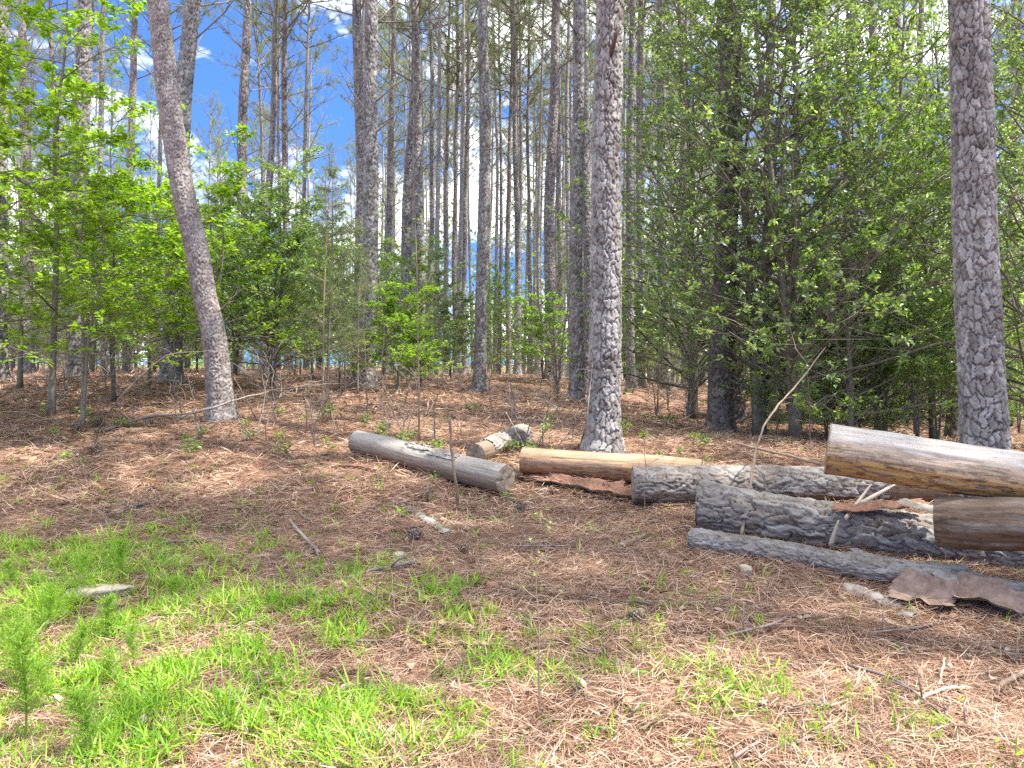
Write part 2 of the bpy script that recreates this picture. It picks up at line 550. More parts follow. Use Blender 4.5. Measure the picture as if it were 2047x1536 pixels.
M = {}
M['ground'] = ground_mat()
M['straw'] = island_mat('pine_straw', [(0.14, 0.075, 0.045), (0.28, 0.158, 0.10), (0.41, 0.25, 0.165), (0.50, 0.345, 0.245), (0.64, 0.50, 0.39)], 0.7, 0.25, 0.15)
M['litter'] = island_mat('dry_leaf', [(0.13, 0.075, 0.05), (0.30, 0.18, 0.11), (0.38, 0.27, 0.19), (0.44, 0.36, 0.29)], 0.8, 0.2)
M['bark'] = bark_mat('pine_bark', (0.10, 0.083, 0.072), (0.245, 0.225, 0.208), (0.43, 0.412, 0.39))
M['bark_pale'] = bark_mat('pale_pine_bark', (0.19, 0.16, 0.145), (0.35, 0.325, 0.305), (0.52, 0.50, 0.48))
M['bark_pink'] = bark_mat('pinkish_bark', (0.12, 0.094, 0.08), (0.26, 0.226, 0.203), (0.42, 0.392, 0.365), 0.2)
M['bark_shaded'] = bark_mat('shaded_pine_bark', (0.06, 0.05, 0.042), (0.13, 0.11, 0.095), (0.24, 0.22, 0.20), 0.35)  # darker copy of the pine bark, shade on these trunks put into the colour
M['bark_log'] = bark_mat('weathered_log_bark', (0.12, 0.095, 0.075), (0.235, 0.208, 0.182), (0.35, 0.325, 0.295), 0.25)
M['twig'] = plain_mat('twig_bark', (0.14, 0.11, 0.092), (0.30, 0.26, 0.225), 25, 0.9)
M['stem'] = plain_mat('smooth_stem_bark', (0.10, 0.09, 0.07), (0.24, 0.22, 0.17), 14, 0.9)
M['stick'] = plain_mat('dry_stick', (0.17, 0.12, 0.085), (0.33, 0.25, 0.18), 18, 0.85)
M['needles'] = leaf_mat('pine_needles', [(0.13, 0.18, 0.09), (0.20, 0.25, 0.125), (0.30, 0.34, 0.19)], 0.5, 0.45, 0.4, (1.3, 1.3, 0.8))
M['leaf_bright'] = leaf_mat('spring_leaf', [(0.13, 0.25, 0.02), (0.22, 0.38, 0.035), (0.35, 0.50, 0.06)], 0.52, 0.45, 0.4)
M['leaf_dark'] = leaf_mat('evergreen_leaf', [(0.10, 0.175, 0.06), (0.185, 0.285, 0.10), (0.32, 0.42, 0.19)], 0.5, 0.3, 0.75)
M['leaf_mid'] = leaf_mat('shrub_leaf', [(0.11, 0.195, 0.045), (0.185, 0.30, 0.07), (0.29, 0.42, 0.11)], 0.48, 0.35, 0.6)
M['leaf_lime'] = leaf_mat('lime_leaf', [(0.16, 0.32, 0.03), (0.25, 0.44, 0.05), (0.36, 0.54, 0.09)], 0.5, 0.5, 0.35)
M['grass'] = leaf_mat('broad_grass', [(0.10, 0.23, 0.02), (0.18, 0.37, 0.03), (0.29, 0.48, 0.045), (0.40, 0.48, 0.09)], 0.4, 0.45, 0.4)
M['fennel'] = leaf_mat('feathery_leaf', [(0.14, 0.28, 0.035), (0.23, 0.40, 0.05), (0.34, 0.50, 0.08)], 0.4, 0.5, 0.3)
M['wood_white'] = wood_mat('bleached_wood', (0.42, 0.39, 0.34), (0.25, 0.19, 0.13), (0.10, 0.075, 0.055), 0.6, 0.15)
M['wood_tan'] = wood_mat('tan_wood', (0.50, 0.36, 0.22), (0.36, 0.21, 0.11), (0.11, 0.055, 0.03), 0.85, 0.25)
M['wood_yellow'] = wood_mat('yellow_wood', (0.60, 0.56, 0.50), (0.47, 0.31, 0.125), (0.12, 0.065, 0.04), 0.95, 0.1)
M['wood_brown'] = wood_mat('brown_wood', (0.27, 0.20, 0.14), (0.20, 0.13, 0.08), (0.07, 0.045, 0.03), 0.7, 0.3)
M['wood_rot'] = wood_mat('rotting_wood', (0.17, 0.125, 0.09), (0.14, 0.095, 0.06), (0.05, 0.035, 0.025), 0.8, 0.6)
M['cut_grey'] = cut_mat('grey_cut_face', (0.16, 0.12, 0.09), (0.24, 0.19, 0.14), (0.36, 0.30, 0.23))
M['cut_tan'] = cut_mat('tan_cut_face', (0.30, 0.20, 0.12), (0.42, 0.31, 0.20), (0.22, 0.15, 0.10))
M['bark_inner'] = plain_mat('inner_bark', (0.15, 0.07, 0.045), (0.33, 0.185, 0.125), 30, 0.85, 0.8)
M['bark_inner_mauve'] = plain_mat('mauve_inner_bark', (0.12, 0.078, 0.058), (0.28, 0.20, 0.16), 16, 0.8, 0.4)
M['splinter'] = plain_mat('pale_splinter', (0.36, 0.29, 0.21), (0.52, 0.45, 0.36), 25, 0.8, 0.3)
M['cone'] = island_mat('cone_scale', [(0.10, 0.065, 0.045), (0.24, 0.18, 0.13), (0.42, 0.36, 0.29)], 0.75)
M['stone_pale'] = plain_mat('pale_stone', (0.36, 0.30, 0.21), (0.50, 0.44, 0.33), 14, 0.85, 0.3)
M['stone_orange'] = plain_mat('orange_stone', (0.38, 0.20, 0.11), (0.52, 0.33, 0.2), 14, 0.85, 0.3)
M['stub'] = plain_mat('torn_branch_wood', (0.05, 0.032, 0.024), (0.11, 0.07, 0.052), 20, 0.9)
M['red'] = plain_mat('red_paint', (0.35, 0.02, 0.03), (0.5, 0.04, 0.05), 14, 0.6, 0.1)

# ------------------------------------------------------------------ ground
def graded(lo, hi, fine_lo, fine_hi, step, grow=1.09):
    mid = np.arange(fine_lo, fine_hi, step)
    up, s, x = [], step, fine_hi
    while x < hi:
        up.append(x); s *= grow; x += s
    dn, s, x = [], step, fine_lo
    while x > lo:
        s *= grow; x -= s; dn.append(x)
    return np.concatenate([np.array(dn[::-1]), mid, np.array(up + [hi])])


gx = graded(-600, 600, -6, 6, 0.05)
gy = graded(-200, 700, 2.3, 10, 0.05, 1.06)
GX, GY = np.meshgrid(gx, gy)
GZ = gz(GX, GY)
mb = MB()
nx, ny = len(gx), len(gy)
ii, jj = np.meshgrid(np.arange(ny - 1), np.arange(nx - 1), indexing='ij')
mb.add(np.stack([GX, GY, GZ], -1), np.stack([ii * nx + jj, ii * nx + jj + 1, (ii + 1) * nx + jj + 1, (ii + 1) * nx + jj], -1))
tag(mb.build('ground', M['ground']), kind='structure')


def ray_floor(n, y0, y1, power=1.0, margin=1.08):
    """random points on the ground inside the field of view, density falling with distance"""
    y = y0 + (y1 - y0) * rng.random(n) ** power
    x = (rng.random(n) * 2 - 1) * 0.662 * margin * y
    return x, y


# pine straw: fallen needles, two or three from one sheath
def straw(n, y0, y1, L, W, lift, power=1.0):
    x, y = ray_floor(n, y0, y1, power)
    clump = fbm(x * 2.2, y * 2.2, 0, 21, 2)
    keep = rng.random(n) < 0.72 + 0.4 * clump
    x, y = x[keep], y[keep]; n = len(x)
    az = rng.random(n) * 2 * np.pi + 0.8 * fbm(x * 1.3, y * 1.3, 0, 31, 2)
    z = gz(x, y) + lift * rng.random(n) ** 1.5
    p0, d0, l0 = [], [], []
    for k in range(2):
        a2 = az + rng.normal(0, 0.13, n)
        el = rng.normal(0.08, 0.16, n)
        p0.append(np.stack([x, y, z + 0.004], -1))
        d0.append(np.stack([np.cos(a2) * np.cos(el), np.sin(a2) * np.cos(el), np.sin(el)], -1))
        l0.append(L * (0.6 + 0.7 * rng.random(n)))
    p0, d0, l0 = np.concatenate(p0), np.concatenate(d0), np.concatenate(l0)
    m = len(p0)
    b = MB()
    blades(b, p0, d0, l0, W * (0.7 + 0.6 * rng.random(m)), rng.normal(0.12, 0.15, m), 2)
    return b


b = straw(105000, 2.4, 6.5, 0.145, 0.0031, 0.03)
b2 = straw(75000, 6.3, 11, 0.17, 0.0055, 0.03)
b3 = straw(46000, 10.8, 30, 0.26, 0.014, 0.04, 1.3)
for o_ in (b2, b3):
    for v_, q_ in ((o_.v[0], o_.q[0]),):
        b.add(v_, q_, o_.t[0])
straw_mb = b

# dry leaves and bark flakes
x, y = ray_floor(7500, 2.5, 20, 0.9)
n = len(x)
d = np.stack([rng.normal(size=n), rng.normal(size=n), rng.normal(0, .15, n)], -1)
nn = np.stack([rng.normal(0, .35, n), rng.normal(0, .35, n), np.ones(n)], -1)
b = MB()
scatter_leaves(b, LEAF_FULL, np.stack([x, y, gz(x, y) + 0.012 + 0.015 * rng.random(n)], -1), d, nn, (0.025 + 0.05 * rng.random(n) ** 2) * (1 + y / 18), (0.012 + 0.026 * rng.random(n) ** 2) * (1 + y / 18))
tag(b.build('leaf_litter', M['litter']), 'small dry leaves and bark flakes strewn over the pine straw', 'leaf litter', kind='stuff')

# ------------------------------------------------------------------ grass
PATCH = [(60, 1230, .7, 1.0), (240, 1260, .7, .9), (420, 1330, .6, 1.0), (150, 1430, .6, 1.0), (620, 1300, .45, .75), (760, 1240, .35, .55),
         (560, 1220, .5, .55), (900, 1220, .4, .5), (1000, 1330, .45, .6), (820, 1380, .45, .8), (1150, 1330, .4, .45), (640, 1440, .45, .8),
         (350, 1480, .45, .7), (1100, 1500, .4, .35), (1380, 1380, .4, .35), (1560, 1400, .35, .4), (1650, 1450, .3, .4), (1850, 1480, .4, .3),
         (400, 1120, .5, .45), (220, 1120, .6, .5), (500, 1170, .4, .4), (60, 1110, .5, .4), (1250, 1280, .4, .22), (930, 1470, .4, .45),
         (1480, 1500, .4, .2), (1420, 1230, .5, .12), (700, 1150, .4, .2)]
PW = [(ghit(u, v), s, w) for u, v, s, w in PATCH]


def gdens(x, y):
    d = np.zeros_like(x)
    for g, s, w in PW:
        d = np.maximum(d, w * np.exp(-((x - g[0]) ** 2 + (y - g[1]) ** 2) / (2 * (s * .62) ** 2)))
    return d * np.clip(0.68 + 1.1 * fbm(x * 4.5, y * 4.5, 0, 44, 2), 0, 2) + 0.010


x, y = ray_floor(56000, 2.5, 8.0, 1.0)
keep = rng.random(len(x)) < gdens(x, y) * np.where(x > -.1, .45, .75) * np.where(x > 1, .7, 1)
x, y = x[keep], y[keep]
P0, D0, L0, W0, B0 = [], [], [], [], []
for k in range(6):
    m = len(x)
    az = rng.random(m) * 2 * np.pi
    el = np.clip(rng.normal(0.75, 0.35, m), 0.1, 1.5)
    h = 0.045 * rng.random(m) * (k > 2)
    P0.append(np.stack([x + .012 * rng.normal(size=m), y + .012 * rng.normal(size=m), gz(x, y) + h], -1))
    D0.append(np.stack([np.cos(az) * np.cos(el), np.sin(az) * np.cos(el), np.sin(el)], -1))
    big = 0.6 + 0.9 * rng.random(m) ** 1.5
    L0.append(np.where(x < -.2, .092, .075) * big); W0.append(0.0075 * (0.6 + 0.7 * rng.random(m))); B0.append(0.25 * rng.random(m))
b = MB()
blades(b, np.concatenate(P0), np.concatenate(D0), np.concatenate(L0), np.concatenate(W0), np.concatenate(B0), 3)
# sprinkled low grass further back
x, y = ray_floor(900, 6, 14, 1.0)
keep = rng.random(len(x)) < 0.25 + 0.6 * fbm(x * .8, y * .8, 0, 71, 2)
x, y = x[keep], y[keep]; m = len(x)
for k in range(5):
    az = rng.random(m) * 2 * np.pi; el = np.clip(rng.normal(0.8, 0.3, m), .2, 1.4)
    blades(b, np.stack([x, y, gz(x, y)], -1), np.stack([np.cos(az) * np.cos(el), np.sin(az) * np.cos(el), np.sin(el)], -1), 0.05 + .06 * rng.random(m), 0.007, .2, 3)
tag(b.build('grass', M['grass']), 'bright green broad-bladed grass spreading through the pine straw', 'grass', kind='stuff')

# ------------------------------------------------------------------ feathery weeds
def fennel_meshes(h, seed):
    r = np.random.default_rng(seed)
    st, lf = MB(), MB()
    k = 9
    s = np.linspace(0, 1, k)
    path = np.stack([0.10 * h * np.sin(s * 2 + seed) * s, 0.08 * h * np.cos(s * 1.7 + seed) * s, s * h], -1)
    tube(st, path, 0.004 * (1 - 0.7 * s), 5)
    pp, dd = [], []
    for i in range(int(60 + 130 * h)):
        f = 0.30 + 0.70 * r.random() ** .8
        c = np.array([np.interp(f, s, path[:, a]) for a in range(3)])
        az = r.uniform(0, 6.283); el = r.normal(.55 + .35 * f, .25)
        dr = np.array([np.cos(az) * np.cos(el), np.sin(az) * np.cos(el), np.sin(el)])
        ln = h * r.uniform(.14, .36) * (.45 + .75 * f) * (1.15 - .5 * max(0, f - .8) / .2)
        for q in range(16):
            g = (q + r.random()) / 16
            pp.append(c + dr * ln * g + np.array([0, 0, -.12 * ln * g * g])); dd.append(dr * .8 + 0.6 * r.normal(size=3) + np.array([0, 0, .25]))
    spikes(lf, np.array(pp), np.array(dd), h * (0.05 + .06 * r.random(len(pp))), 0.0030)
    return st.mesh('stem', M['fennel']), lf.mesh('foliage', M['fennel'])


FM = [fennel_meshes(.34, 1), fennel_meshes(.24, 2), fennel_meshes(.42, 3)]
FEN = [(48, 1500, 0, 1.1, 'tall feathery bright green weed at the bottom left corner'),
       (190, 1530, 1, 1.1, 'feathery green weed cut off by the lower photo edge beside the grass'),
       (55, 1385, 2, .8, 'feathery weed with a thick plume at the left photo edge above the corner weed'),
       (150, 1340, 2, .72, 'dense feathery weed growing in front of the pale slab'),
       (225, 1290, 1, .9, 'feathery weed at the right end of the pale slab'),
       (85, 1270, 0, .8, 'feathery weed left of the pale slab'),
       (145, 1205, 2, .62, 'upright feathery weed rising behind the pale slab'),
       (238, 1160, 1, .9, 'small dark feathery weed standing apart above the slab'),
       (15, 1300, 1, 1.0, 'feathery weed half cut by the left photo edge'),
       (265, 1345, 0, .62, 'short feathery weed in the sunlit grass right of the dense weed'),
       (30, 1180, 1, .9, 'thin feathery weed in the back left of the grass'),
       (345, 1210, 1, .7, 'low feathery weed among grass at the patch edge'),
       (100, 1420, 1, .9, 'short feathery weed between the corner weed and the dense weed'),
       (205, 1380, 0, .6, 'low feathery weed in the sunlit lower left grass')]
for u, v, k, s, lab in FEN:
    g = ghit(u, v)
    e = empty('feathery_weed', g, rng.random() * 6.28, (s * rng.uniform(1, 1.35), s * rng.uniform(1, 1.35), s * rng.uniform(.75, 1.15)), (rng.normal(0, .16), rng.normal(0, .16)))
    tag(e, lab, 'weed', 'feathery weeds in the grass')
    link('stem', FM[k][0], e); link('foliage', FM[k][1], e)

# ------------------------------------------------------------------ pines
def trunk_radius(z, r0, H=25.0):
    return r0 * np.clip(1 - z / H, 0.02, 1) ** 0.85 * (1 + 0.38 * np.exp(-np.maximum(z, 0) / 0.22)) + 0.004


def pine_variant(seed, r0=0.17, H=24.0, seg=60, ds=0.024, dense_to=11.0, cu=.05, cv=.085, depth=.014, mat='bark', path=None, crown_from=12.5, nbr=40, live=44):
    r = np.random.default_rng(seed)
    z = np.concatenate([np.arange(-0.25, dense_to, ds), np.arange(dense_to, H, 0.25)])
    if path is None:
        wob = np.stack([0.10 * np.sin(z * .33 + seed) + .03 * np.sin(z * 1.1 + 2 * seed), .10 * np.cos(z * .29 + seed * 2), z], -1)
        wob[:, 0] -= np.interp(0, z, wob[:, 0]); wob[:, 1] -= np.interp(0, z, wob[:, 1])
        path = wob
    else:
        path = path(z)
    tr = MB()
    bark_tube(tr, path, trunk_radius(z, r0, H + 1), seg, cu, cv, depth, seed)
    at = lambda h: np.array([np.interp(h, z, path[:, a]) for a in range(3)])
    br, cr = tr, MB(); tr.mi = 1
    tips, dirs = [], []
    stips, sdirs = [], []
    # dead and half-dead branches below the crown
    for i in range(nbr):
        h = r.uniform(3.5, crown_from + 1.5) if i > 6 else r.uniform(1.0, 5)
        az = r.uniform(0, 6.283); el = r.uniform(0.2, 0.95)
        ln = r.uniform(.25, .8) if h < 5 else r.uniform(.5, 3.0) * min(1, h / 8)
        dr = np.array([np.cos(az) * np.cos(el), np.sin(az) * np.cos(el), np.sin(el)])
        c = at(h)
        q = 6
        s = np.linspace(0, 1, q)[:, None]
        pa = c + dr * ln * s + np.array([0, 0, 1]) * (r.uniform(-.12, .25) * ln) * s ** 2 + r.normal(0, .02 * ln, (q, 3)) * s
        r_b = 0.006 + 0.006 * ln
        tube(br, pa, r_b * (1 - .8 * s[:, 0]), 5)
        for k in range(int(ln * 3.2)):
            f = r.uniform(.25, 1)
            b0 = c + (pa - c)[min(q - 1, int(f * (q - 1)))]
            d2 = norm(dr + .8 * r.normal(size=3)); l2 = ln * r.uniform(.12, .35)
            tube(br, np.array([b0, b0 + d2 * l2 * .5 + r.normal(0, .02, 3), b0 + d2 * l2]), [r_b * .45, r_b * .35, r_b * .15], 4, False)
            if h > 6 and r.random() < .6:
                stips.append(b0 + d2 * l2); sdirs.append(d2)
    # live crown
    br = cr; cr.mi = 1
    for i in range(live):
        f = (i + r.random()) / live
        h = crown_from + (H - crown_from - .4) * f
        az = i * 2.4 + r.normal(0, .4); el = .25 + .8 * f + r.normal(0, .12)
        ln = (1 - f) ** .65 * r.uniform(1.7, 3.3) + .45
        dr = np.array([np.cos(az) * np.cos(el), np.sin(az) * np.cos(el), np.sin(el)])
        c = at(h); q = 6
        s = np.linspace(0, 1, q)[:, None]
        pa = c + dr * ln * s + np.array([0, 0, 1]) * .18 * ln * s ** 2 + r.normal(0, .03 * ln, (q, 3)) * s
        tube(br, pa, (0.012 + .008 * ln) * (1 - .85 * s[:, 0]), 5)
        for k in range(int(4 + ln * 3)):
            g = r.uniform(.3, 1)
            b0 = c + (pa - c)[int(g * (q - 1))]
            d2 = norm(dr + .9 * r.normal(size=3) + np.array([0, 0, .35])); l2 = r.uniform(.2, .7)
            tube(br, np.array([b0, b0 + d2 * l2]), [.007, .003], 4, False)
            for w in (1.0, .62):
                tips.append(b0 + d2 * l2 * w + r.normal(0, .05, 3)); dirs.append(d2)
        tips.append(pa[-1]); dirs.append(dr)
    cr.mi = 0
    tufts(cr, tips, dirs, 20, .21, .0105, 1.0, .22)
    if stips:
        tufts(cr, stips, sdirs, 9, .13, .011, 1.0, .15)
    return tr.mesh('trunk', [M[mat], M['twig']]), cr.mesh('crown', [M['needles'], M['twig']], False)


VAR = [pine_variant(s, cu=.06, cv=c * 1.15, depth=.02, mat=mt, crown_from=cf) for s, c, mt, cf in
       ((1, .085, 'bark', 12.5), (2, .10, 'bark', 13.2), (3, .075, 'bark_pink', 11.5), (4, .09, 'bark', 12.0))]
SLIM = [pine_variant(s, cu=.06, cv=.10, depth=.02, mat=mt, crown_from=cf, nbr=20, live=22) for s, mt, cf in ((11, 'bark_pale', 13.5), (12, 'bark_pale', 14.5), (13, 'bark_pale', 14))]
VSHADE = pine_variant(5, cu=.06, cv=.1, depth=.02, mat='bark_shaded', crown_from=13)
near_path = lambda z: np.stack([.012 * np.sin(z * 1.1), .012 * np.cos(z * .9), z], -1)
VNEAR = [pine_variant(6, seg=140, ds=.0105, dense_to=7.0, cu=.055, cv=.125, depth=.017, nbr=10, path=near_path),
         pine_variant(7, seg=150, ds=.0095, dense_to=5.5, cu=.054, cv=.118, depth=.017, nbr=8, path=near_path)]

PINES_XY = []


def put_pine(u, v, Y, d, var, label, group='tall pines of the stand', utop=None, rz=None, on_ground=True, hs=1.0):
    """d: trunk diameter in metres"""
    g = P(u, v, Y)
    z = float(gz(g[0], g[1]))
    tilt = 0.0
    if utop is not None:                       # lean across the view, from the trunk's position where it leaves the photo
        h = CH + HV / F * Y - z
        tilt = math.atan2((utop - u) / F * Y, h)
    e = empty('pine_tree', (g[0], g[1], z), 0, (1, 1, 1), (0, tilt))
    tag(e, label, 'pine tree', group)
    ry = rng.random() * 6.28 if rz is None else rz
    for nm, me in zip(('trunk', 'crown'), var):
        o = link(nm, me, e)
        o.rotation_euler = (0, 0, ry)
        k = d / 0.34
        o.scale = (k, k, hs) if nm == 'trunk' else (.6 + .4 * k, .6 + .4 * k, hs)
    PINES_XY.append((g[0], g[1]))
    return e


A_ = put_pine(1203, 903, 8.3, .345, VNEAR[0], 'thick grey pine standing right behind the tan peeled log', utop=1222)
B_ = put_pine(1972, 1000, 6.5, .35, VNEAR[1], 'thick pale pine behind the yellow topmost log of the pile', utop=1936)
# torn stub of a branch on the near pine
mbs = MB()
p0 = P(1226, 92, 8.12)
tube(mbs, np.array([p0 + [-.03, .12, -.12], p0 + [-.01, .0, -.03], p0 + [.025, -.05, .1], p0 + [.045, -.06, .17]]), [.03, .026, .018, .006], 7)
o = mbs.mesh('branch_stub', M['stub'])
st_ = link('branch_stub', o, A_); st_.matrix_parent_inverse = (Matrix.Translation(A_.location) @ A_.rotation_euler.to_matrix().to_4x4()).inverted()

# leaning tree
CP = [P(443, 842, 9.5), P(441, 800, 9.5), P(428, 680, 9.45), P(408, 590, 9.4), P(392, 500, 9.35), P(368, 400, 9.3), P(351, 300, 9.25), P(336, 200, 9.2), P(326, 100, 9.2), P(315, 0, 9.2)]
CP = np.array(CP); c0 = np.array([CP[0][0], CP[0][1], float(gz(CP[0][0], CP[0][1]))])
rel = CP - CP[0]
rel = np.vstack([[0.01, 0, -.4], rel, rel[-1] + [-.2, .05, 2], rel[-1] + [.2, .1, 6], rel[-1] + [.5, .1, 14]])


def lean_path(z):
    d_ = smooth_path(rel, 400)
    return np.stack([np.interp(z, d_[:, 2], d_[:, 0]), np.interp(z, d_[:, 2], d_[:, 1]), z], -1)


VL = pine_variant(8, r0=.148, H=19, seg=110, ds=.011, dense_to=6.0, cu=.036, cv=.05, depth=.010, mat='bark_pink', path=lean_path, nbr=5, crown_from=11, live=30)
e = empty('pine_tree', c0); tag(e, 'leaning pinkish brown pine curving to the left over the fallen branch', 'pine tree', 'tall pines of the stand')
for nm, me in zip(('trunk', 'crown'), VL):
    link(nm, me, e)
PINES_XY.append((c0[0], c0[1]))

MID = [
    (342, 770, 14.0, .35, 0, 378, 'grey pine directly behind the leaning pine, its foot wrapped in dead twigs'),
    (152, 752, 14.5, .33, 1, 184, 'grey pine behind the bright leafy sapling left of the leaning pine'),
    (-8, 760, 13.5, .33, 3, 12, 'pine trunk cut by the left photo edge'),
    (474, 745, 20, .31, 1, 497, 'pale leaning pine behind the bushes just right of the leaning pine'),
    (526, 745, 26, .28, 0, 541, 'slim pine rising behind the dark bush, with crossing bare branches'),
    (576, 745, 27, .28, 2, 577, 'slim pine rising from the right side of the dark bush'),
    (556, 745, 36, .2, 3, 562, 'very thin far pine between the two slim pines over the dark bush'),
    (612, 745, 33, .22, 1, 618, 'thin straight pine on the left of the open sky gap'),
    (733, 777, 15.5, .34, 1, 736, 'sturdy scaly pine on the right of the open sky gap, behind the thin bare sapling'),
    (716, 772, 17.5, .27, 2, 717, 'pine half hidden behind the sturdy scaly pine'),
    (772, 750, 27, .27, 3, 781, 'slim pine behind the lime green shrub'),
    (808, 757, 22, .33, 0, 819, 'left one of the close pair of pines above the lime green shrub'),
    (833, 757, 21, .30, 3, 838, 'right one of the close pair of pines above the lime green shrub'),
    (858, 748, 31, .25, 1, 860, 'thin pine just right of the close pair'),
    (893, 748, 34, .24, 0, 897, 'thin far pine, first of the row left of the mid distance pine with exposed foot'),
    (912, 748, 33, .24, 2, 909, 'thin reddish far pine, second of the row left of the pine with exposed foot'),
    (930, 748, 32, .27, 3, 932, 'far pine, third of the row left of the pine with exposed foot'),
    (957, 781, 17, .28, 0, 973, 'mid distance pine with flared foot on the open straw between the logs and the crest'),
    (996, 750, 37, .2, 1, 998, 'very thin far pine right of the flared pine'),
    (1017, 752, 33, .23, 2, 1019, 'left of two thin pines with rising branches on the crest'),
    (1034, 752, 29, .26, 0, 1037, 'right of two thin pines with rising branches on the crest'),
    (1058, 750, 36, .22, 3, 1060, 'thin far pine left of the pinkish pine'),
    (1102, 762, 21, .33, 2, 1106, 'pinkish scaly pine left of the thick grey pine'),
    (1122, 760, 26, .22, 1, 1117, 'thin pine touching the pinkish scaly pine'),
    (1152, 803, 16, .30, 1, 1158, 'grey pine close to the left side of the thick grey pine'),
    (1172, 780, 19, .30, 3, 1172, 'pine squeezed between the thick grey pine and its left neighbour'),
    (1262, 800, 22, .26, 0, 1262, 'pine showing just right of the thick grey pine'),
    (1284, 795, 24, .2, 1, 1286, 'thin pine left of the evergreen trees'),
    (1330, 795, 24, .28, 3, 1322, 'mid pine behind the left edge of the evergreen foliage'),
    (1372, 800, 26, .26, 2, 1368, 'slim pine just left of the dark pine'),
    (1652, 840, 16, .30, 1, 1640, 'grey pine behind the leaning pale stick'),
    (1702, 836, 16.5, .31, 0, 1690, 'pine behind the yellow log next to the bare shrub'),
    (1540, 830, 20, .3, 3, 1545, 'pine seen between the evergreen stems'),
    (1740, 830, 22, .28, 2, 1738, 'pine behind the bare brown shrub'),
    (1800, 835, 19, .28, 0, 1795, 'pine in the shade left of the thick pale pine'),
    (1850, 835, 24, .26, 1, 1850, 'slim pine in the shade behind the yellow log'),
    (255, 745, 22, .24, 2, 262, 'slim pine between the leafy sapling and the grey pine behind the leaning pine'),
    (58, 745, 22, .28, 0, 60, 'pine behind the left part of the leafy sapling'),
    (210, 745, 27, .24, 1, 213, 'thin pine far behind the leafy sapling'),
]
for u, v, Y, d, k, ut, lab in MID:
    put_pine(u, v, Y, d, VAR[k], lab, utop=ut)
e = put_pine(1440, 868, 11.5, .36, VSHADE, 'dark shaded pine left of the evergreen stems', utop=1432)
e = put_pine(1474, 848, 15, .30, VSHADE, 'dark pine with a red paint mark beside the nearer dark pine', utop=1470)
mbs = MB()
pm = P(1467, 665, 15) + np.array([0, -.158, 0])
tube(mbs, np.array([pm + [0, .0, -.10], pm + [0.006, -.004, 0], pm + [.004, 0, .12]]), [.012, .022, .010], 6)
st_ = link('paint_mark', mbs.mesh('paint_mark', M['red']), e); st_.matrix_parent_inverse = (Matrix.Translation(e.location) @ e.rotation_euler.to_matrix().to_4x4()).inverted()
put_pine(1908, 882, 13, .24, VSHADE, 'dark pine touching the left side of the thick pale pine', utop=1915)
put_pine(2090, 890, 8.8, .33, VSHADE, 'dark pine cut by the right photo edge', utop=2110)
# trees of the same stand beside the view: they shade the logs and the grass
for x, y, k in ((6.4, 3.6, 0), (9.4, 3.0, 1), (15.0, 3.6, 3), (14.6, 4.7, 3), (12.2, 3.0, 2), (8.0, 2.5, 0)):
    g = (x, y, float(gz(x, y)))
    e = empty('pine_tree', g)
    tag(e, 'tall pine beside the clearing whose crown shades the logs', 'pine tree', 'pines beside the clearing')
    for nm, me in zip(('trunk', 'crown'), VAR[k]):
        o = link(nm, me, e); o.rotation_euler = (0, 0, rng.random() * 6.28)
    PINES_XY.append((x, y))
# the dense rows of slim pines in the middle distance
cnt = 0
for _ in range(5000):
    Y = rng.uniform(24, 62); u = rng.uniform(690, 1420)
    x = (u - CX) / F * Y
    if min((x - a) ** 2 + (Y - b_) ** 2 for a, b_ in PINES_XY) < 1.5 ** 2: continue
    e = empty('pine_tree', (x, Y, float(gz(x, Y))), 0, (1, 1, 1), (rng.normal(0, .007), rng.normal(0, .007)))
    tag(e, 'slim straight grey pine in the dense rows between the flared pine and the dark pine', 'pine tree', 'slim pines of the dense middle rows')
    ry = rng.random() * 6.28; k = rng.uniform(.5, .72); hs = rng.uniform(.9, 1.1)
    for nm, me in zip(('trunk', 'crown'), SLIM[rng.integers(3)]):
        o = link(nm, me, e); o.rotation_euler = (0, 0, ry); o.scale = (k, k, hs) if nm == 'trunk' else (.6 + .4 * k, .6 + .4 * k, hs)
    PINES_XY.append((x, Y)); cnt += 1
    if cnt >= 80: break
# the far stand
cnt = 0
for _ in range(9000):
    Y = 22 + 78 * rng.random() ** .75
    u = rng.uniform(-80, 2130)
    x = (u - CX) / F * Y
    gap = 200 < u < 900
    if gap and rng.random() < (.85 if Y < 50 else .35): continue
    if 620 < u < 705 and Y < 60: continue
    if min((x - a) ** 2 + (Y - b_) ** 2 for a, b_ in PINES_XY) < 2.1 ** 2: continue
    z = float(gz(x, Y))
    e = empty('pine_tree', (x, Y, z), 0, (1, 1, 1), (rng.normal(0, .012), rng.normal(0, .012)))
    tag(e, 'thin distant pine trunk deep in the shaded stand' if u > 1250 else 'thin distant pine of the far stand against the sky', 'pine tree', 'distant pines of the stand')
    ry = rng.random() * 6.28; k = rng.uniform(.58, .85); hs = rng.uniform(.85, 1.08)
    for nm, me in zip(('trunk', 'crown'), (VAR + SLIM)[rng.integers(7)]):
        o = link(nm, me, e); o.rotation_euler = (0, 0, ry); o.scale = (k, k, hs) if nm == 'trunk' else (.5 + .5 * k, .5 + .5 * k, hs)
    PINES_XY.append((x, Y)); cnt += 1
    if cnt >= 170: break

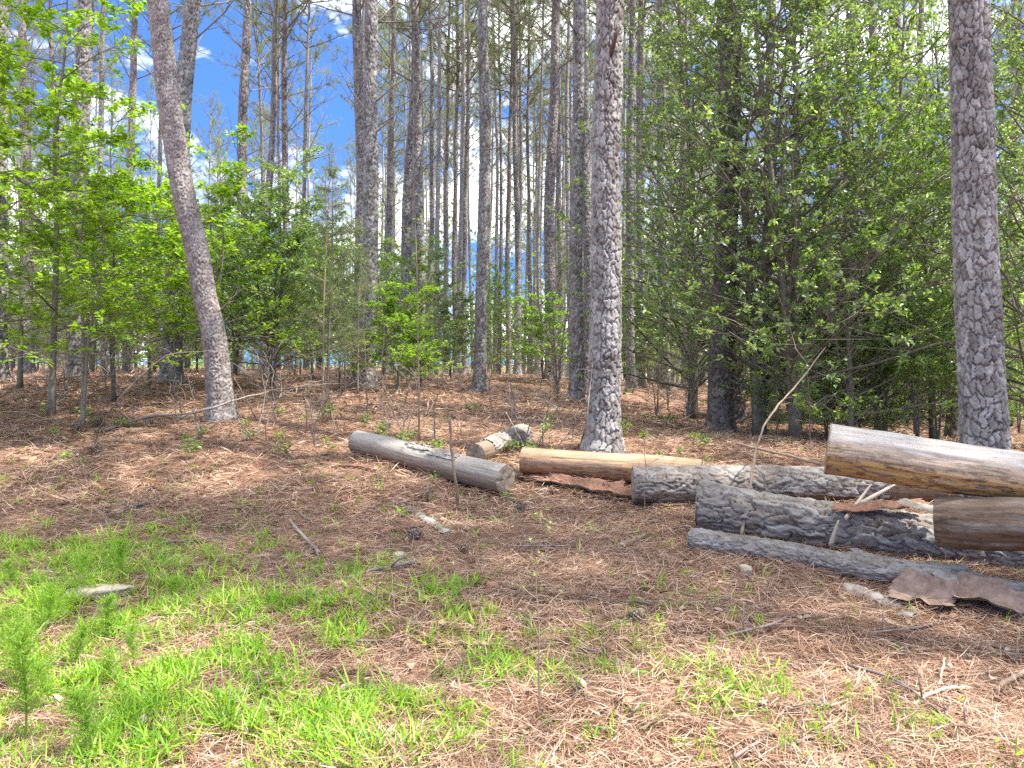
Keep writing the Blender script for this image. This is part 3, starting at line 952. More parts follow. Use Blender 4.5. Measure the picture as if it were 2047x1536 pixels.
# ------------------------------------------------------------------ broadleaf trees and shrubs
def broadleaf(seed, stems, nbr, blen, z0, z1, leafL, leafW, tmpl, twigs=7, per=7, el=(.15, .6), droop=-.05, flat=.5, cluster=False, stem_r=.03, mat='leaf_dark', wood='stem', seg=7):
    """stems: list of local paths. Returns meshes for wood and foliage."""
    r = np.random.default_rng(seed)
    w = MB(); P0, D0, N0 = [], [], []
    for sp in stems:
        sp = smooth_path(sp, 24)
        H = sp[-1, 2]
        tube(w, sp, stem_r * (1 - .85 * np.linspace(0, 1, 24)) * (1 + .3 * np.exp(-np.linspace(0, 1, 24) * 30)), seg)
        for i in range(nbr):
            f = z0 + (z1 - z0) * (i + r.random()) / nbr
            k = min(23, f * 23)
            c = sp[int(k)] + (sp[min(23, int(k) + 1)] - sp[int(k)]) * (k - int(k))
            az = i * 2.4 + r.normal(0, .5); e = r.uniform(*el)
            ln = blen * (1.15 - .75 * f) * r.uniform(.6, 1.25)
            dr = np.array([np.cos(az) * np.cos(e), np.sin(az) * np.cos(e), np.sin(e)])
            s = np.linspace(0, 1, 7)[:, None]
            pa = c + dr * ln * s + np.array([0, 0, droop * ln]) * s ** 2 + np.cumsum(r.normal(0, .025 * ln, (7, 3)), 0) * s
            tube(w, pa, (stem_r * .32 * (1 - .6 * f) + .002) * (1 - .8 * s[:, 0]), 5, False)
            for k2 in range(twigs):
                g = .22 + .78 * (k2 + r.random() * .8) / twigs
                b0 = pa[0] + (pa[min(6, int(g * 6))] - pa[0]) + (pa[min(6, int(g * 6) + 1)] - pa[min(6, int(g * 6))]) * (g * 6 % 1)
                sd = np.cross(dr, [0, 0, 1.0]); sd = sd / (np.linalg.norm(sd) + 1e-9) * (1 if k2 % 2 else -1)
                d2 = norm(dr * .7 + sd * r.uniform(.3, 1.0) + np.array([0, 0, r.normal(.05, .25 + .3 * (flat > 1))]))
                l2 = ln * r.uniform(.18, .38) * (1.1 - .4 * g)
                tp = b0 + d2 * l2
                tube(w, np.array([b0, b0 + d2 * l2 * .5 + r.normal(0, .012, 3), tp]), [.004, .003, .0015], 4, False)
                m = per
                t_ = np.sqrt(r.random(m)) if not cluster else 1 - .3 * r.random(m) ** 2
                pos = b0 + d2 * (l2 * t_)[:, None] + r.normal(0, leafL * .25, (m, 3))
                sgn = np.where(np.arange(m) % 2 == 0, 1, -1)[:, None]
                dd = d2 * .5 + sgn * np.cross(d2, [0, 0, 1.0]) * .8 + r.normal(0, .35 + .4 * (flat > 1), (m, 3)) - np.array([0, 0, .12])
                P0.append(pos); D0.append(dd); N0.append(np.array([0, 0, 1.0]) + flat * r.normal(size=(m, 3)))
    lf = MB()
    P0 = np.concatenate(P0); D0 = np.concatenate(D0); N0 = np.concatenate(N0)
    k = len(P0); sc_ = .65 + .6 * r.random(k)
    scatter_leaves(lf, tmpl, P0, D0, N0, leafL * sc_, leafW * sc_)
    return w.mesh('stem', M[wood]), lf.mesh('foliage', M[mat], False)


def put_plant(name, meshes, loc, label, cat, group=None, s=1.0, rz=None, parts=('stem', 'foliage'), sz=None):
    e = empty(name, loc, rng.random() * 6.28 if rz is None else rz, (s, s, s if sz is None else sz))
    tag(e, label, cat, group)
    for nm, me in zip(parts, meshes): link(nm, me, e)
    return e


def gp(u, Y):
    x = (u - CX) / F * Y
    return (x, Y, float(gz(x, Y)))


def stem(dx, dy, h, seed, wob=.12):
    r = np.random.default_rng(seed)
    k = 6; s = np.linspace(0, 1, k)
    return np.stack([dx * s ** 1.2 + wob * r.normal(0, 1, k) * s * .5, dy * s ** 1.2 + wob * r.normal(0, 1, k) * s * .5, h * s - .05 * (s == 0)], -1)


# bright leafy saplings on the left
S1 = broadleaf(21, [stem(.15, .1, 6.2, 1)], 34, 2.1, .16, .97, .105, .052, LEAF_FULL, 10, 13, (.05, .5), -.04, .3, True, .048, 'leaf_bright')
S2 = broadleaf(22, [stem(-.2, 0, 4.6, 2), stem(.4, .3, 3.6, 3)], 20, 1.6, .22, .97, .10, .05, LEAF_FULL, 10, 12, (.05, .5), -.04, .3, True, .03, 'leaf_bright')
put_plant('leafy_sapling', S1, gp(102, 10.2), 'tall slender sapling with bright layered leaves, grey stem, left of the leaning pine', 'sapling', 'leafy saplings', rz=.4)
put_plant('leafy_sapling', S2, gp(228, 11.6), 'lower bright leaved sapling between the tall sapling and the leaning pine', 'sapling', 'leafy saplings', rz=2)
put_plant('leafy_sapling', S1, gp(-70, 9.4), 'bright leaved sapling whose branches enter from the left photo edge', 'sapling', 'leafy saplings', .95, 2.6)
put_plant('leafy_sapling', S1, gp(40, 12.6), 'bright leaved sapling behind the tall sapling at the far left', 'sapling', 'leafy saplings', .9, 1.1)
put_plant('leafy_sapling', S1, gp(300, 13.2), 'bright leaved sapling in front of the grey pine behind the leaning pine', 'sapling', 'leafy saplings', .62, 3.1)
put_plant('leafy_sapling', S2, gp(165, 9.6), 'short bright sapling hanging leaves right of the tall sapling stem', 'sapling', 'leafy saplings', .8, 5.3)
put_plant('leafy_sapling', S2, gp(430, 12.4), 'bright leaved sapling showing on both sides of the leaning pine', 'sapling', 'leafy saplings', .92, 4.2)
# evergreen trees on the right
E1 = broadleaf(31, [stem(-.5, .2, 8.0, 5), stem(.3, -.3, 6.8, 6)], 60, 2.8, .06, .98, .074, .038, LEAF_FOLD, 9, 16, (.05, 1.0), .02, 1.3, True, .085, 'leaf_dark')
E2 = broadleaf(32, [stem(.7, .2, 8.2, 7), stem(-.3, .5, 6.5, 8)], 60, 2.8, .06, .98, .074, .038, LEAF_FOLD, 9, 16, (.05, 1.0), .02, 1.3, True, .08, 'leaf_dark')
E3 = broadleaf(33, [stem(.1, .2, 4.6, 9)], 66, 2.1, .06, .98, .074, .038, LEAF_FOLD, 9, 16, (-.05, .8), -.02, 1.3, True, .05, 'leaf_mid')
put_plant('evergreen_tree', E1, gp(1518, 11.2), 'twin stemmed evergreen just right of the dark pine', 'evergreen tree', 'evergreen understory trees', 1, .3)
put_plant('evergreen_tree', E2, gp(1592, 10.6), 'evergreen with bent mossy stems behind the leaning pale stick', 'evergreen tree', 'evergreen understory trees', 1, 1.0)
put_plant('evergreen_tree', E1, gp(1760, 12.5), 'evergreen left of the thick pale pine, behind the yellow log', 'evergreen tree', 'evergreen understory trees', .95, 3.6)
put_plant('evergreen_tree', E2, gp(2075, 10.0), 'evergreen filling the right photo edge beyond the thick pale pine', 'evergreen tree', 'evergreen understory trees', .9, 4.4)
put_plant('evergreen_tree', E1, gp(1385, 15.0), 'evergreen between the thick grey pine and the dark pine', 'evergreen tree', 'evergreen understory trees', 1, 5.2)
put_plant('evergreen_tree', E3, gp(1700, 10.3), 'lower fresh green evergreen hanging its leaves above the yellow log', 'evergreen tree', 'evergreen understory trees', 1, .2)
put_plant('evergreen_tree', E3, gp(1865, 11.3), 'small evergreen tucked against the left of the thick pale pine', 'evergreen tree', 'evergreen understory trees', 1, 2.2)
put_plant('evergreen_tree', E2, gp(1930, 15.5), 'tall evergreen behind the thick pale pine', 'evergreen tree', 'evergreen understory trees', 1, 2.9)
# shrubs
B1 = broadleaf(41, [stem(.3, 0, 3.6, 11), stem(-.5, .2, 3.2, 12), stem(0, -.4, 2.8, 13)], 32, 1.4, .1, .98, .075, .034, LEAF_FOLD, 9, 17, (.1, .9), -.03, .8, False, .03, 'leaf_dark')
B2 = broadleaf(42, [stem(.3, 0, 1.9, 14), stem(-.3, .2, 1.8, 15), stem(0, .3, 1.6, 16)], 20, .85, .2, .98, .055, .03, LEAF_FOLD, 8, 14, (.0, .6), -.03, .6, False, .018, 'leaf_lime')
B3 = broadleaf(43, [stem(.4, .1, 4.2, 17), stem(-.2, .3, 3.6, 18)], 32, 1.6, .1, .98, .08, .038, LEAF_FOLD, 8, 13, (.1, .8), -.03, .8, False, .03, 'leaf_mid')
B4 = broadleaf(44, [stem(.2, 0, 3.0, 19), stem(-.4, .2, 2.6, 20), stem(.4, .4, 2.4, 21)], 26, 1.2, .12, .98, .05, .02, LEAF_FOLD, 5, 1, (.1, .9), 0, .8, False, .022, 'leaf_mid', 'twig')
put_plant('evergreen_bush', B1, gp(545, 14.2), 'large dark evergreen bush right of the leaning pine', 'bush', 'understory bushes', 1.15, .5)
put_plant('evergreen_bush', B1, gp(470, 17), 'dark bush close behind the leaning pine on its right', 'bush', 'understory bushes', 1.1, 2.5)
put_plant('evergreen_bush', B3, gp(625, 17), 'mid green bush behind the thin bare sapling', 'bush', 'understory bushes', .85, 2.0)
put_plant('lime_shrub', B2, gp(795, 14.2), 'lime green shrub left of the flared pine', 'shrub', 'lime green shrubs', 1.1, .3)
put_plant('lime_shrub', B2, gp(843, 15.8), 'lime green shrub touching the shrub left of the flared pine', 'shrub', 'lime green shrubs', .8, 1.8)
put_plant('lime_shrub', B2, gp(1085, 20), 'yellow green shrub behind the pinkish pine', 'shrub', 'lime green shrubs', 1.2, 3.3)
put_plant('evergreen_bush', B1, gp(900, 22), 'dark bush behind the lime green shrub', 'bush', 'understory bushes', .75, 4.0)
put_plant('evergreen_bush', B3, gp(1000, 26), 'green bush on the crest right of the flared pine', 'bush', 'understory bushes', .9, 1.0)
put_plant('bare_shrub', B4, gp(1770, 10.8), 'bare brown shrub with spreading twigs behind the yellow log', 'shrub', 'bare twiggy shrubs', 1.0, .9)
put_plant('bare_shrub', B4, gp(1115, 17.5), 'spindly brown shrub left of the thick grey pine', 'shrub', 'bare twiggy shrubs', 1.2, 2.9)
put_plant('bare_shrub', B4, gp(330, 15), 'dead twigs tangled round the foot of the grey pine', 'shrub', 'bare twiggy shrubs', .6, 4.9)
fill = [(B1, 'evergreen_bush', 'dark evergreen bush in the far undergrowth'), (B3, 'evergreen_bush', 'mid green bush in the far undergrowth'),
        (B4, 'bare_shrub', 'bare brown shrub in the far undergrowth')]
for i in range(110):
    Y = rng.uniform(18, 46); u = rng.uniform(-60, 2110)
    if 640 < u < 720 and Y < 25: continue
    if u < 700 and i % 4 == 0: continue
    if 880 < u < 1210 and Y < 36: continue
    k = rng.choice([0, 1, 1, 2]) if u < 1200 else rng.choice([0, 1, 2, 2])
    me, nm, lab = fill[k]
    put_plant(nm, me, gp(u, Y), lab, 'bush', 'bushes of the far undergrowth', rng.uniform(.8, 1.3) * (1 + .5 * (Y > 30)) * (.6 if 880 < u < 1210 else 1))

# young pines with long needles
def young_pine(seed, h):
    r = np.random.default_rng(seed)
    w, c = MB(), MB(); tp, dr_ = [], []
    sp = smooth_path(stem(.1, .05, h, seed, .05), 16)
    tube(w, sp, .02 * (1 - .8 * np.linspace(0, 1, 16)) * h / 3, 6)
    for f in np.linspace(.22, 1, int(h * 4.5)):
        for k in range(4):
            az = r.uniform(0, 6.28); el = r.uniform(.1, .9)
            ln = (1.05 - f * .8) * h * .28 * r.uniform(.6, 1.2)
            d = np.array([np.cos(az) * np.cos(el), np.sin(az) * np.cos(el), np.sin(el)])
            b0 = sp[int(f * 15)]
            pa = np.array([b0, b0 + d * ln * .5, b0 + d * ln + [0, 0, .08 * ln]])
            tube(w, pa, [.007, .005, .003], 4, False)
            for g in (1, .75, .5):
                tp.append(b0 + d * ln * g); dr_.append(d + r.normal(0, .3, 3))
    tufts(c, tp, dr_, 22, .17, .0055, .9, .15)
    return w.mesh('stem', M['twig']), c.mesh('needles', M['needles'], False)


Y1, Y2 = young_pine(51, 3.6), young_pine(52, 2.6)
for me, u, Y, s, lab in ((Y1, 655, 12.5, 1, 'wispy young pine in front of the open sky gap'), (Y2, 715, 13.5, 1.1, 'wispy young pine before the sturdy scaly pine'),
                         (Y2, 875, 16.5, 1.1, 'wispy young pine right of the lime green shrub'), (Y1, 690, 19, 1, 'wispy young pine further back in the sky gap'),
                         (Y1, 1120, 22, 1.1, 'wispy young pine behind the pinkish pine'), (Y1, 600, 21, 1.2, 'wispy young pine behind the dark bush'),
                         (Y1, 300, 19, 1.2, 'wispy young pine between the two grey pines on the left'), (Y1, 60, 18, 1.3, 'wispy young pine behind the leafy sapling'),
                         (Y2, 1620, 9.6, .55, 'small young pine at the feet of the evergreen stems'), (Y2, 1555, 9.9, .4, 'smallest young pine low behind the bark covered logs')):
    put_plant('young_pine', me, gp(u, Y), lab, 'young pine', 'young pines', s, parts=('stem', 'needles'))

# thin bare saplings with few leaves
T1 = broadleaf(61, [stem(-.05, 0, 3.4, 31, .10)], 14, .5, .15, .98, .05, .024, LEAF_FULL, 3, 2, (.1, .8), 0, .5, False, .014, 'leaf_mid', 'stick', 6)
T2 = broadleaf(62, [stem(.05, 0, 2.2, 32, .10)], 12, .4, .2, .98, .045, .022, LEAF_FULL, 3, 2, (.1, .8), 0, .5, False, .010, 'leaf_mid', 'stick', 6)
for me, u, v, s, lab in ((T1, 645, 835, 1.1, 'thin pale sapling right of the dark bush'), (T1, 838, 885, .95, 'thin sapling behind the white log in front of the lime shrub'),
                         (T2, 735, 845, 1, 'thin stem in front of the sturdy scaly pine'), (T2, 762, 850, .9, 'leaning thin stem left of the lime shrub'),
                         (T2, 210, 790, .9, 'thin crooked stem beside the tall leafy sapling'), (T2, 130, 800, 1, 'slanting thin stem at the foot of the tall sapling'),
                         (T2, 1290, 1040, .42, 'thin twig like seedling in front of the grey bark log'), (T2, 1080, 1440, .42, 'pale thin weed stalk in the open straw'),
                         (T2, 1100, 860, .5, 'thin seedling left of the thick grey pine'), (T2, 1395, 860, .8, 'thin stem by the dark pine'), (T2, 690, 800, .6, 'short thin seedling right of the thin pale sapling')):
    g = ghit(u, v)
    put_plant('bare_sapling', me, g, lab, 'sapling', 'thin saplings', s)

# low seedlings on the open floor
SD = broadleaf(71, [stem(.02, 0, .22, 41, .02), stem(-.04, .03, .16, 42, .02)], 5, .12, .3, 1, .05, .026, LEAF_FULL, 3, 2, (.2, .9), 0, .5, False, .003, 'leaf_mid', 'stem', 5)
SD2 = broadleaf(72, [stem(.02, 0, .14, 43, .02)], 5, .10, .2, 1, .05, .03, LEAF_FULL, 2, 2, (.1, .7), 0, .4, False, .003, 'leaf_lime', 'stem', 5)
for i in range(74):
    u = rng.uniform(60, 1500); v = rng.choice([rng.uniform(830, 935), rng.uniform(935, 1250)], p=[.62, .38])
    g = ghit(u, v)
    if v > 960 and i % 2 == 0: continue
    put_plant('seedling', (SD, SD2)[i % 2], g, ('upright' if i % 2 == 0 else 'low lime green') + ' leafy seedling on the open pine straw', 'seedling', ('upright' if i % 2 == 0 else 'low lime green') + ' seedlings on the forest floor', rng.uniform(.5, 1.0) * (1 if v < 960 else .6))

# dead upright stems and tangles of bare twigs
DS = []
for k in range(4):
    r = np.random.default_rng(500 + k); mb_ = MB()
    sp = smooth_path(stem(r.normal(0, .12), r.normal(0, .12), .55, 60 + k, .06), 10)
    tube(mb_, sp, .006 * (1 - .75 * np.linspace(0, 1, 10)), 5)
    for q_ in range(7):
        i = r.integers(3, 10); d = norm(np.array([r.normal(), r.normal(), .7])); l = r.uniform(.06, .22)
        tube(mb_, np.array([sp[i], sp[i] + d * l * .5 + r.normal(0, .012, 3), sp[i] + d * l]), [.003, .0025, .001], 4)
    DS.append(mb_.mesh('dead_stem', M['twig']))
for i in range(110):
    v = rng.uniform(765, 900); u = rng.uniform(0, 1480) if v < 860 else rng.uniform(480, 1160)
    g = ghit(u, v)
    o = link('dead_stem', DS[i % 4]); o.location = tuple(g); o.rotation_euler = (rng.normal(0, .2), rng.normal(0, .2), rng.random() * 6.28)
    s_ = rng.uniform(.5, 1.7); o.scale = (s_, s_, s_)
    tag(o, 'thin dead upright stem sticking out of the pine straw', 'dead stem', 'dead stems on the forest floor')
for i in range(44):
    Y = rng.uniform(13, 26); u = rng.choice([rng.uniform(-40, 340), rng.uniform(470, 720), rng.uniform(1250, 2080)], p=[.35, .2, .45])
    put_plant('bare_shrub', B4, gp(u, Y), 'low tangle of bare brown twigs between the trunks', 'shrub', 'low bare tangles between the trunks', rng.uniform(.3, .62))
for i in range(21):
    Y = rng.uniform(12.5, 20) if i < 16 else rng.uniform(9.6, 11.5); u = rng.uniform(1290, 2080) if i < 16 else rng.uniform(1540, 1900)
    k_ = i % 2 if i < 16 else 1
    put_plant('evergreen_bush', (B1, B3)[k_], gp(u, Y), ('dark' if k_ == 0 else 'fresh green') + ' low evergreen bush among the evergreen stems', 'bush', ('dark' if k_ == 0 else 'fresh green') + ' low bushes under the evergreens', rng.uniform(.45, .8) if i < 16 else rng.uniform(.4, .62))

# far undergrowth that reads as one mass
mbu = MB()
n = 85000
Y = rng.uniform(36, 80, n); u = rng.uniform(-120, 2170, n)
x = (u - CX) / F * Y
top = 5.2 + 5.0 * (0.5 + fbm(x * .22, Y * .22, 0, 81, 2)) + (u > 1250) * 3
h = rng.random(n) * np.maximum(top, .4)
keep = fbm(x * .5, Y * .5, h * .6, 82, 2) > -.15
x, Y, h = x[keep], Y[keep], h[keep]; n = len(x)
scatter_leaves(mbu, LEAF_FOLD, np.stack([x, Y, gz(x, Y) + h], -1), rng.normal(size=(n, 3)), rng.normal(size=(n, 3)) + [0, 0, .6], .26, .13)
tag(mbu.build('far_undergrowth', M['leaf_mid'], None, False), 'mass of green undergrowth far behind the pine trunks', 'undergrowth', kind='stuff')

# ------------------------------------------------------------------ logs
def densify(A, B, n, sag=0.0, seed=0):
    s = np.linspace(0, 1, n)[:, None]
    p = A + (B - A) * s
    w = np.array([0, 0, 1.0]) * (sag * (4 * s * (1 - s))) + .012 * np.stack([vnoise(s[:, 0] * 4, 0, 0, seed), vnoise(s[:, 0] * 4, 5, 0, seed), vnoise(s[:, 0] * 4, 9, 0, seed)], -1)
    return p + w


def log_frames_up(path):
    """frames with the first axis pointing up, so that angle 0 is the top of the log"""
    t = norm(np.gradient(path, axis=0))
    up = np.array([0, 0, 1.0]) - t * t[:, 2:3]
    up = norm(up)
    return t, up, np.cross(t, up)


def wood_tube(mb, path, rad, seg, seed, rough=.004, dents=.02):
    n = len(path)
    t, a, b_ = log_frames_up(path)
    s = np.concatenate([[0], np.cumsum(np.linalg.norm(np.diff(path, axis=0), axis=1))])
    th = np.arange(seg) / seg * 2 * np.pi
    S, T = np.meshgrid(s, th, indexing='ij')
    cx, cy = np.cos(T), np.sin(T)
    rr = rad[:, None] * (1 + dents * fbm(cx * 1.2, cy * 1.2, S * 1.6, seed, 2)) + rough * .5 * fbm(cx * 9, cy * 9, S * 3, seed + 3, 2)
    crack = np.abs(vnoise(cx * 3.2 + 7, cy * 3.2, S * .5, seed + 8))
    rr = rr - rough * 1.6 * (1 - sstep(0, .06, crack)) * (vnoise(cx * 2, cy * 2, S * 1.5, seed + 4) > -.1)
    v = path[:, None] + rr[..., None] * (cx[..., None] * a[:, None] + cy[..., None] * b_[:, None])
    i, j = np.meshgrid(np.arange(n - 1), np.arange(seg), indexing='ij'); j2 = (j + 1) % seg
    q = np.stack([i * seg + j, i * seg + j2, (i + 1) * seg + j2, (i + 1) * seg + j], -1)
    mb.add(v.reshape(-1, 3), q.reshape(-1, 4), None, np.stack([S, T, S * 0], -1).reshape(-1, 3))
    return v


def bark_on_log(mb, path, rad, seg, seed, cu, cv, depth, keep=None, thick=0.0):
    n = len(path)
    t, a, b_ = log_frames_up(path)
    s = np.concatenate([[0], np.cumsum(np.linalg.norm(np.diff(path, axis=0), axis=1))])
    th = np.arange(seg) / seg * 2 * np.pi
    S, T = np.meshgrid(s, th, indexing='ij')
    rm = float(rad.mean()); per = 2 * np.pi * rm
    wx, wy = np.cos(T) * rm, np.sin(T) * rm
    du = .8 * cu * fbm(wx / cu * .6, wy / cu * .6, S / cv * 1.2, seed + 1, 3); dv = .6 * cv * fbm(wx / cu * .6, wy / cu * .6, S / cv * .6, seed + 7, 2)
    e, idr, loc = plates(T / 6.28319 * per + du, S + dv, cu, cv, per, seed)
    h = 1.3 * depth * (sstep(0, .14, e) - 1) + depth * .6 * (idr - .5) - depth * .45 * loc + depth * .3 * fbm(wx * 55, wy * 55, S * 30, seed + 3, 2)
    e2, id2, loc2 = plates(T / 6.28319 * per + du * .6, S + 1.6 * dv, cu * .5, cv * .42, per, seed + 40)
    h = h + depth * (.28 * (id2 - .5) + .14 * (sstep(0, .1, e2) - 1) - .2 * loc2)
    idr = .6 * idr + .4 * id2
    big = .05 * fbm(wx / rm, wy / rm, S * 1.8, seed + 5, 2)
    rr = rad[:, None] * (1 + big) + h + thick
    v = path[:, None] + rr[..., None] * (np.cos(T)[..., None] * a[:, None] + np.sin(T)[..., None] * b_[:, None])
    i, j = np.meshgrid(np.arange(n - 1), np.arange(seg), indexing='ij'); j2 = (j + 1) % seg
    q = np.stack([i * seg + j, i * seg + j2, (i + 1) * seg + j2, (i + 1) * seg + j], -1)
    if keep is not None:
        msk = keep(S, T)[:-1, :]
        q = q[msk]
    mb.add(v.reshape(-1, 3), q.reshape(-1, 4), None, np.stack([S, T, idr], -1).reshape(-1, 3))


def end_disc(mb, c, nrm, rad, seed, rings=9, seg=48):
    t = norm(np.asarray(nrm, float))
    up = norm(np.array([0, 0, 1.0]) - t * t[2]); sd = np.cross(t, up)
    th = np.arange(seg) / seg * 2 * np.pi
    rr = np.linspace(0, 1, rings + 1)[1:]
    R, T = np.meshgrid(rr, th, indexing='ij')
    dz = .004 * fbm(R * np.cos(T) * 5, R * np.sin(T) * 5, seed, seed, 2) - .008 * (R > .97)
    crack = np.minimum(np.abs(np.mod(T - seed + .25 * np.sin(R * 5), 2 * np.pi) - 1.2), np.abs(np.mod(T - seed, 2 * np.pi) - 3.9))
    dz = dz - .012 * (crack < .05) * (R > .15)
    v = c + (R * rad)[..., None] * (np.cos(T)[..., None] * up + np.sin(T)[..., None] * sd) + dz[..., None] * t
    vv = np.vstack([v.reshape(-1, 3), c])
    i, j = np.meshgrid(np.arange(rings - 1), np.arange(seg), indexing='ij'); j2 = (j + 1) % seg
    q = np.stack([i * seg + j, (i + 1) * seg + j, (i + 1) * seg + j2, i * seg + j2], -1).reshape(-1, 4)
    k = np.arange(seg)
    tr = np.stack([k, (k + 1) % seg, np.full(seg, rings * seg)], -1)
    lc = np.vstack([np.stack([R * rad, T, R * 0], -1).reshape(-1, 3), [0, 0, 0]])
    mb.add(vv, q, tr, lc)


LOGS = []


def make_log(label, A, B, rA, rB, seed, skin, cut='cut_grey', bark=None, sag=0.0, cu=.045, cv=.14, depth=.016, keep=None, seg=96, rough=.004, dents=.02):
    A, B = np.asarray(A, float), np.asarray(B, float)
    LOGS.append((A, B, max(rA, rB)))
    base = np.array([(A[0] + B[0]) / 2, (A[1] + B[1]) / 2, min(A[2] - rA, B[2] - rB)])
    A, B = A - base, B - base
    L = np.linalg.norm(B - A)
    n = int(L / .011)
    path = densify(A, B, n, sag, seed)
    rad = np.linspace(rA, rB, n)
    e = empty('log', base)
    tag(e, label, 'log', 'cut logs')
    if skin:
        w = MB()
        wood_tube(w, path, rad, seg, seed, rough, dents)
        w.build('wood', M[skin], e)
    if bark:
        w = MB()
        bark_on_log(w, path, rad, int(seg * 1.3), seed, cu, cv, depth, keep, .014 if skin else 0.0)
        w.build('bark', M[bark], e)
    t = norm(B - A)
    for c, nr, r_ in ((path[0], -t, rA), (path[-1], t, rB)):
        w = MB(); end_disc(w, c + nr * .002, nr, r_ * 1.01, seed + (0 if r_ == rA else 3)); w.build('cut_face', M[cut], e)
    return e


make_log('bleached barkless log lying alone at the left end of the logs', P(716, 886, 8.2), P(1012, 959, 6.9), .122, .132, 1, 'wood_white', 'cut_grey',
         'bark_log', keep=lambda S, T: (np.cos(T - .15) > .78) & (S > .75) & (S < 1.5) & (fbm(np.cos(T) * 3, np.sin(T) * 3, S * 4, 5, 2) > -.15), cu=.04, cv=.09, depth=.01)
make_log('short log with rough bark on its upper side behind the bleached log', P(953, 909, 7.9), P(1046, 869, 8.95), .108, .118, 2, 'wood_brown', 'cut_grey', 'bark_log',
         keep=lambda S, T: ((np.cos(T) > .15) & (S > .25)) | (S > .62))
make_log('tan peeled log lying in front of the thick grey pine', P(1046, 922, 7.4), P(1400, 948, 6.95), .122, .135, 3, 'wood_tan', 'cut_tan')
make_log('grey bark covered log with its bare brown underside showing, behind the largest log', P(1262, 968, 6.5), P(1880, 974, 6.35), .142, .135, 4, 'wood_brown', 'cut_grey', 'bark_log', -.004,
         keep=lambda S, T: (S < 1.05) | (np.cos(T - .5) > -.1 + .35 * vnoise(S * 3, T * 0, 0, 3)) & (S < 2.05))
make_log('largest bark covered log in the middle of the pile', P(1396, 1012, 5.75), P(2110, 1108, 4.95), .178, .15, 5, None, 'cut_tan', 'bark_log', cu=.055, cv=.17, depth=.022)
make_log('slim bark covered log in front at the foot of the pile', P(1378, 1074, 5.4), P(2120, 1203, 4.3), .076, .075, 6, None, 'cut_grey', 'bark_log', cu=.03, cv=.09, depth=.010, seg=72)
make_log('yellow peeled log, its sunlit top painted paler, lying uppermost on the pile', P(1650, 894, 4.9), P(2145, 970, 4.41), .162, .135, 7, 'wood_yellow', 'cut_tan', seg=128, rough=.009, dents=.05)
make_log('dark brown log under the yellow log at the right photo edge', P(1880, 1037, 4.62), P(2230, 1062, 4.1), .152, .145, 8, 'wood_rot', 'cut_grey', rough=.016, dents=.05)

# ------------------------------------------------------------------ loose bark
def bark_slab(label, A, B, width, curl, seed, inner_up=True, roll=0.0, thick=.02, mat_in='bark_inner', group='loose bark pieces'):
    """curved sheet of bark: rough weathered outside, smooth inside"""
    A, B = np.asarray(A, float), np.asarray(B, float)
    c = (A + B) / 2; t = norm(B - A); L = np.linalg.norm(B - A)
    up = norm(np.array([0, 0, 1.0]) - t * t[2]); sd = np.cross(t, up)
    cr, sr = math.cos(roll), math.sin(roll)
    up, sd = up * cr + sd * sr, sd * cr - up * sr
    n, m = max(14, int(L / .012)), max(10, int(width / .010))
    s = np.linspace(-.5, .5, n); w = np.linspace(-.5, .5, m)
    S, W = np.meshgrid(s, w, indexing='ij')
    edge = 1 + .28 * fbm(S * L * 9, np.sign(W) * 3.0, 0, seed, 3)
    endj = L * (1 + .12 * fbm(W * 5, np.sign(S) * 4.0, 0, seed + 2, 2) * (np.abs(S) > .3))
    x = S * endj; y = W * width * edge
    sg = 1 if inner_up else -1
    z = sg * curl * (W * 2) ** 2 * width + .012 * fbm(x * 6, y * 6, 0, seed + 4, 2)
    e_, idr, loc = plates(y + .02 * fbm(x * 20, y * 20, 0, seed + 9, 2) + 4.0, x + .03 * fbm(x * 9, y * 20, 0, seed + 8, 2), .04, .09, 40 * .04 * 4, seed)
    rel_ = .008 * (sstep(.02, .26, e_) - 1) + .005 * (idr - .5) + .003 * fbm(x * 60, y * 60, 0, seed + 6, 2)
    rim = np.minimum(sstep(.5, .46, np.abs(S)), sstep(.5, .42, np.abs(W)))
    zi = z + sg * thick * .5 * rim + .002 * fbm(x * 25, y * 40, 0, seed + 5, 2)
    zo = z - sg * (thick * .5 + rel_) * np.maximum(rim, .05)
    ce = empty('bark_piece', c); tag(ce, label, 'bark', group)
    i, j = np.meshgrid(np.arange(n - 1), np.arange(m - 1), indexing='ij')
    q = np.stack([i * m + j, i * m + j + 1, (i + 1) * m + j + 1, (i + 1) * m + j], -1).reshape(-1, 4)
    for zz, nm, mt, fl in ((zi, 'inner_face', mat_in, sg > 0), (zo, 'outer_face', 'bark_log', sg < 0)):
        b_ = MB()
        v = x[..., None] * t + y[..., None] * sd + zz[..., None] * up
        b_.add(v.reshape(-1, 3), q if fl else q[:, ::-1], None, np.stack([x, y, idr], -1).reshape(-1, 3))
        b_.build(nm, M[mt], ce)
    return ce


def on(u, v, Y=None, dz=.02):
    g = ghit(u, v) if Y is None else P(u, v, Y)
    return g + np.array([0, 0, dz])


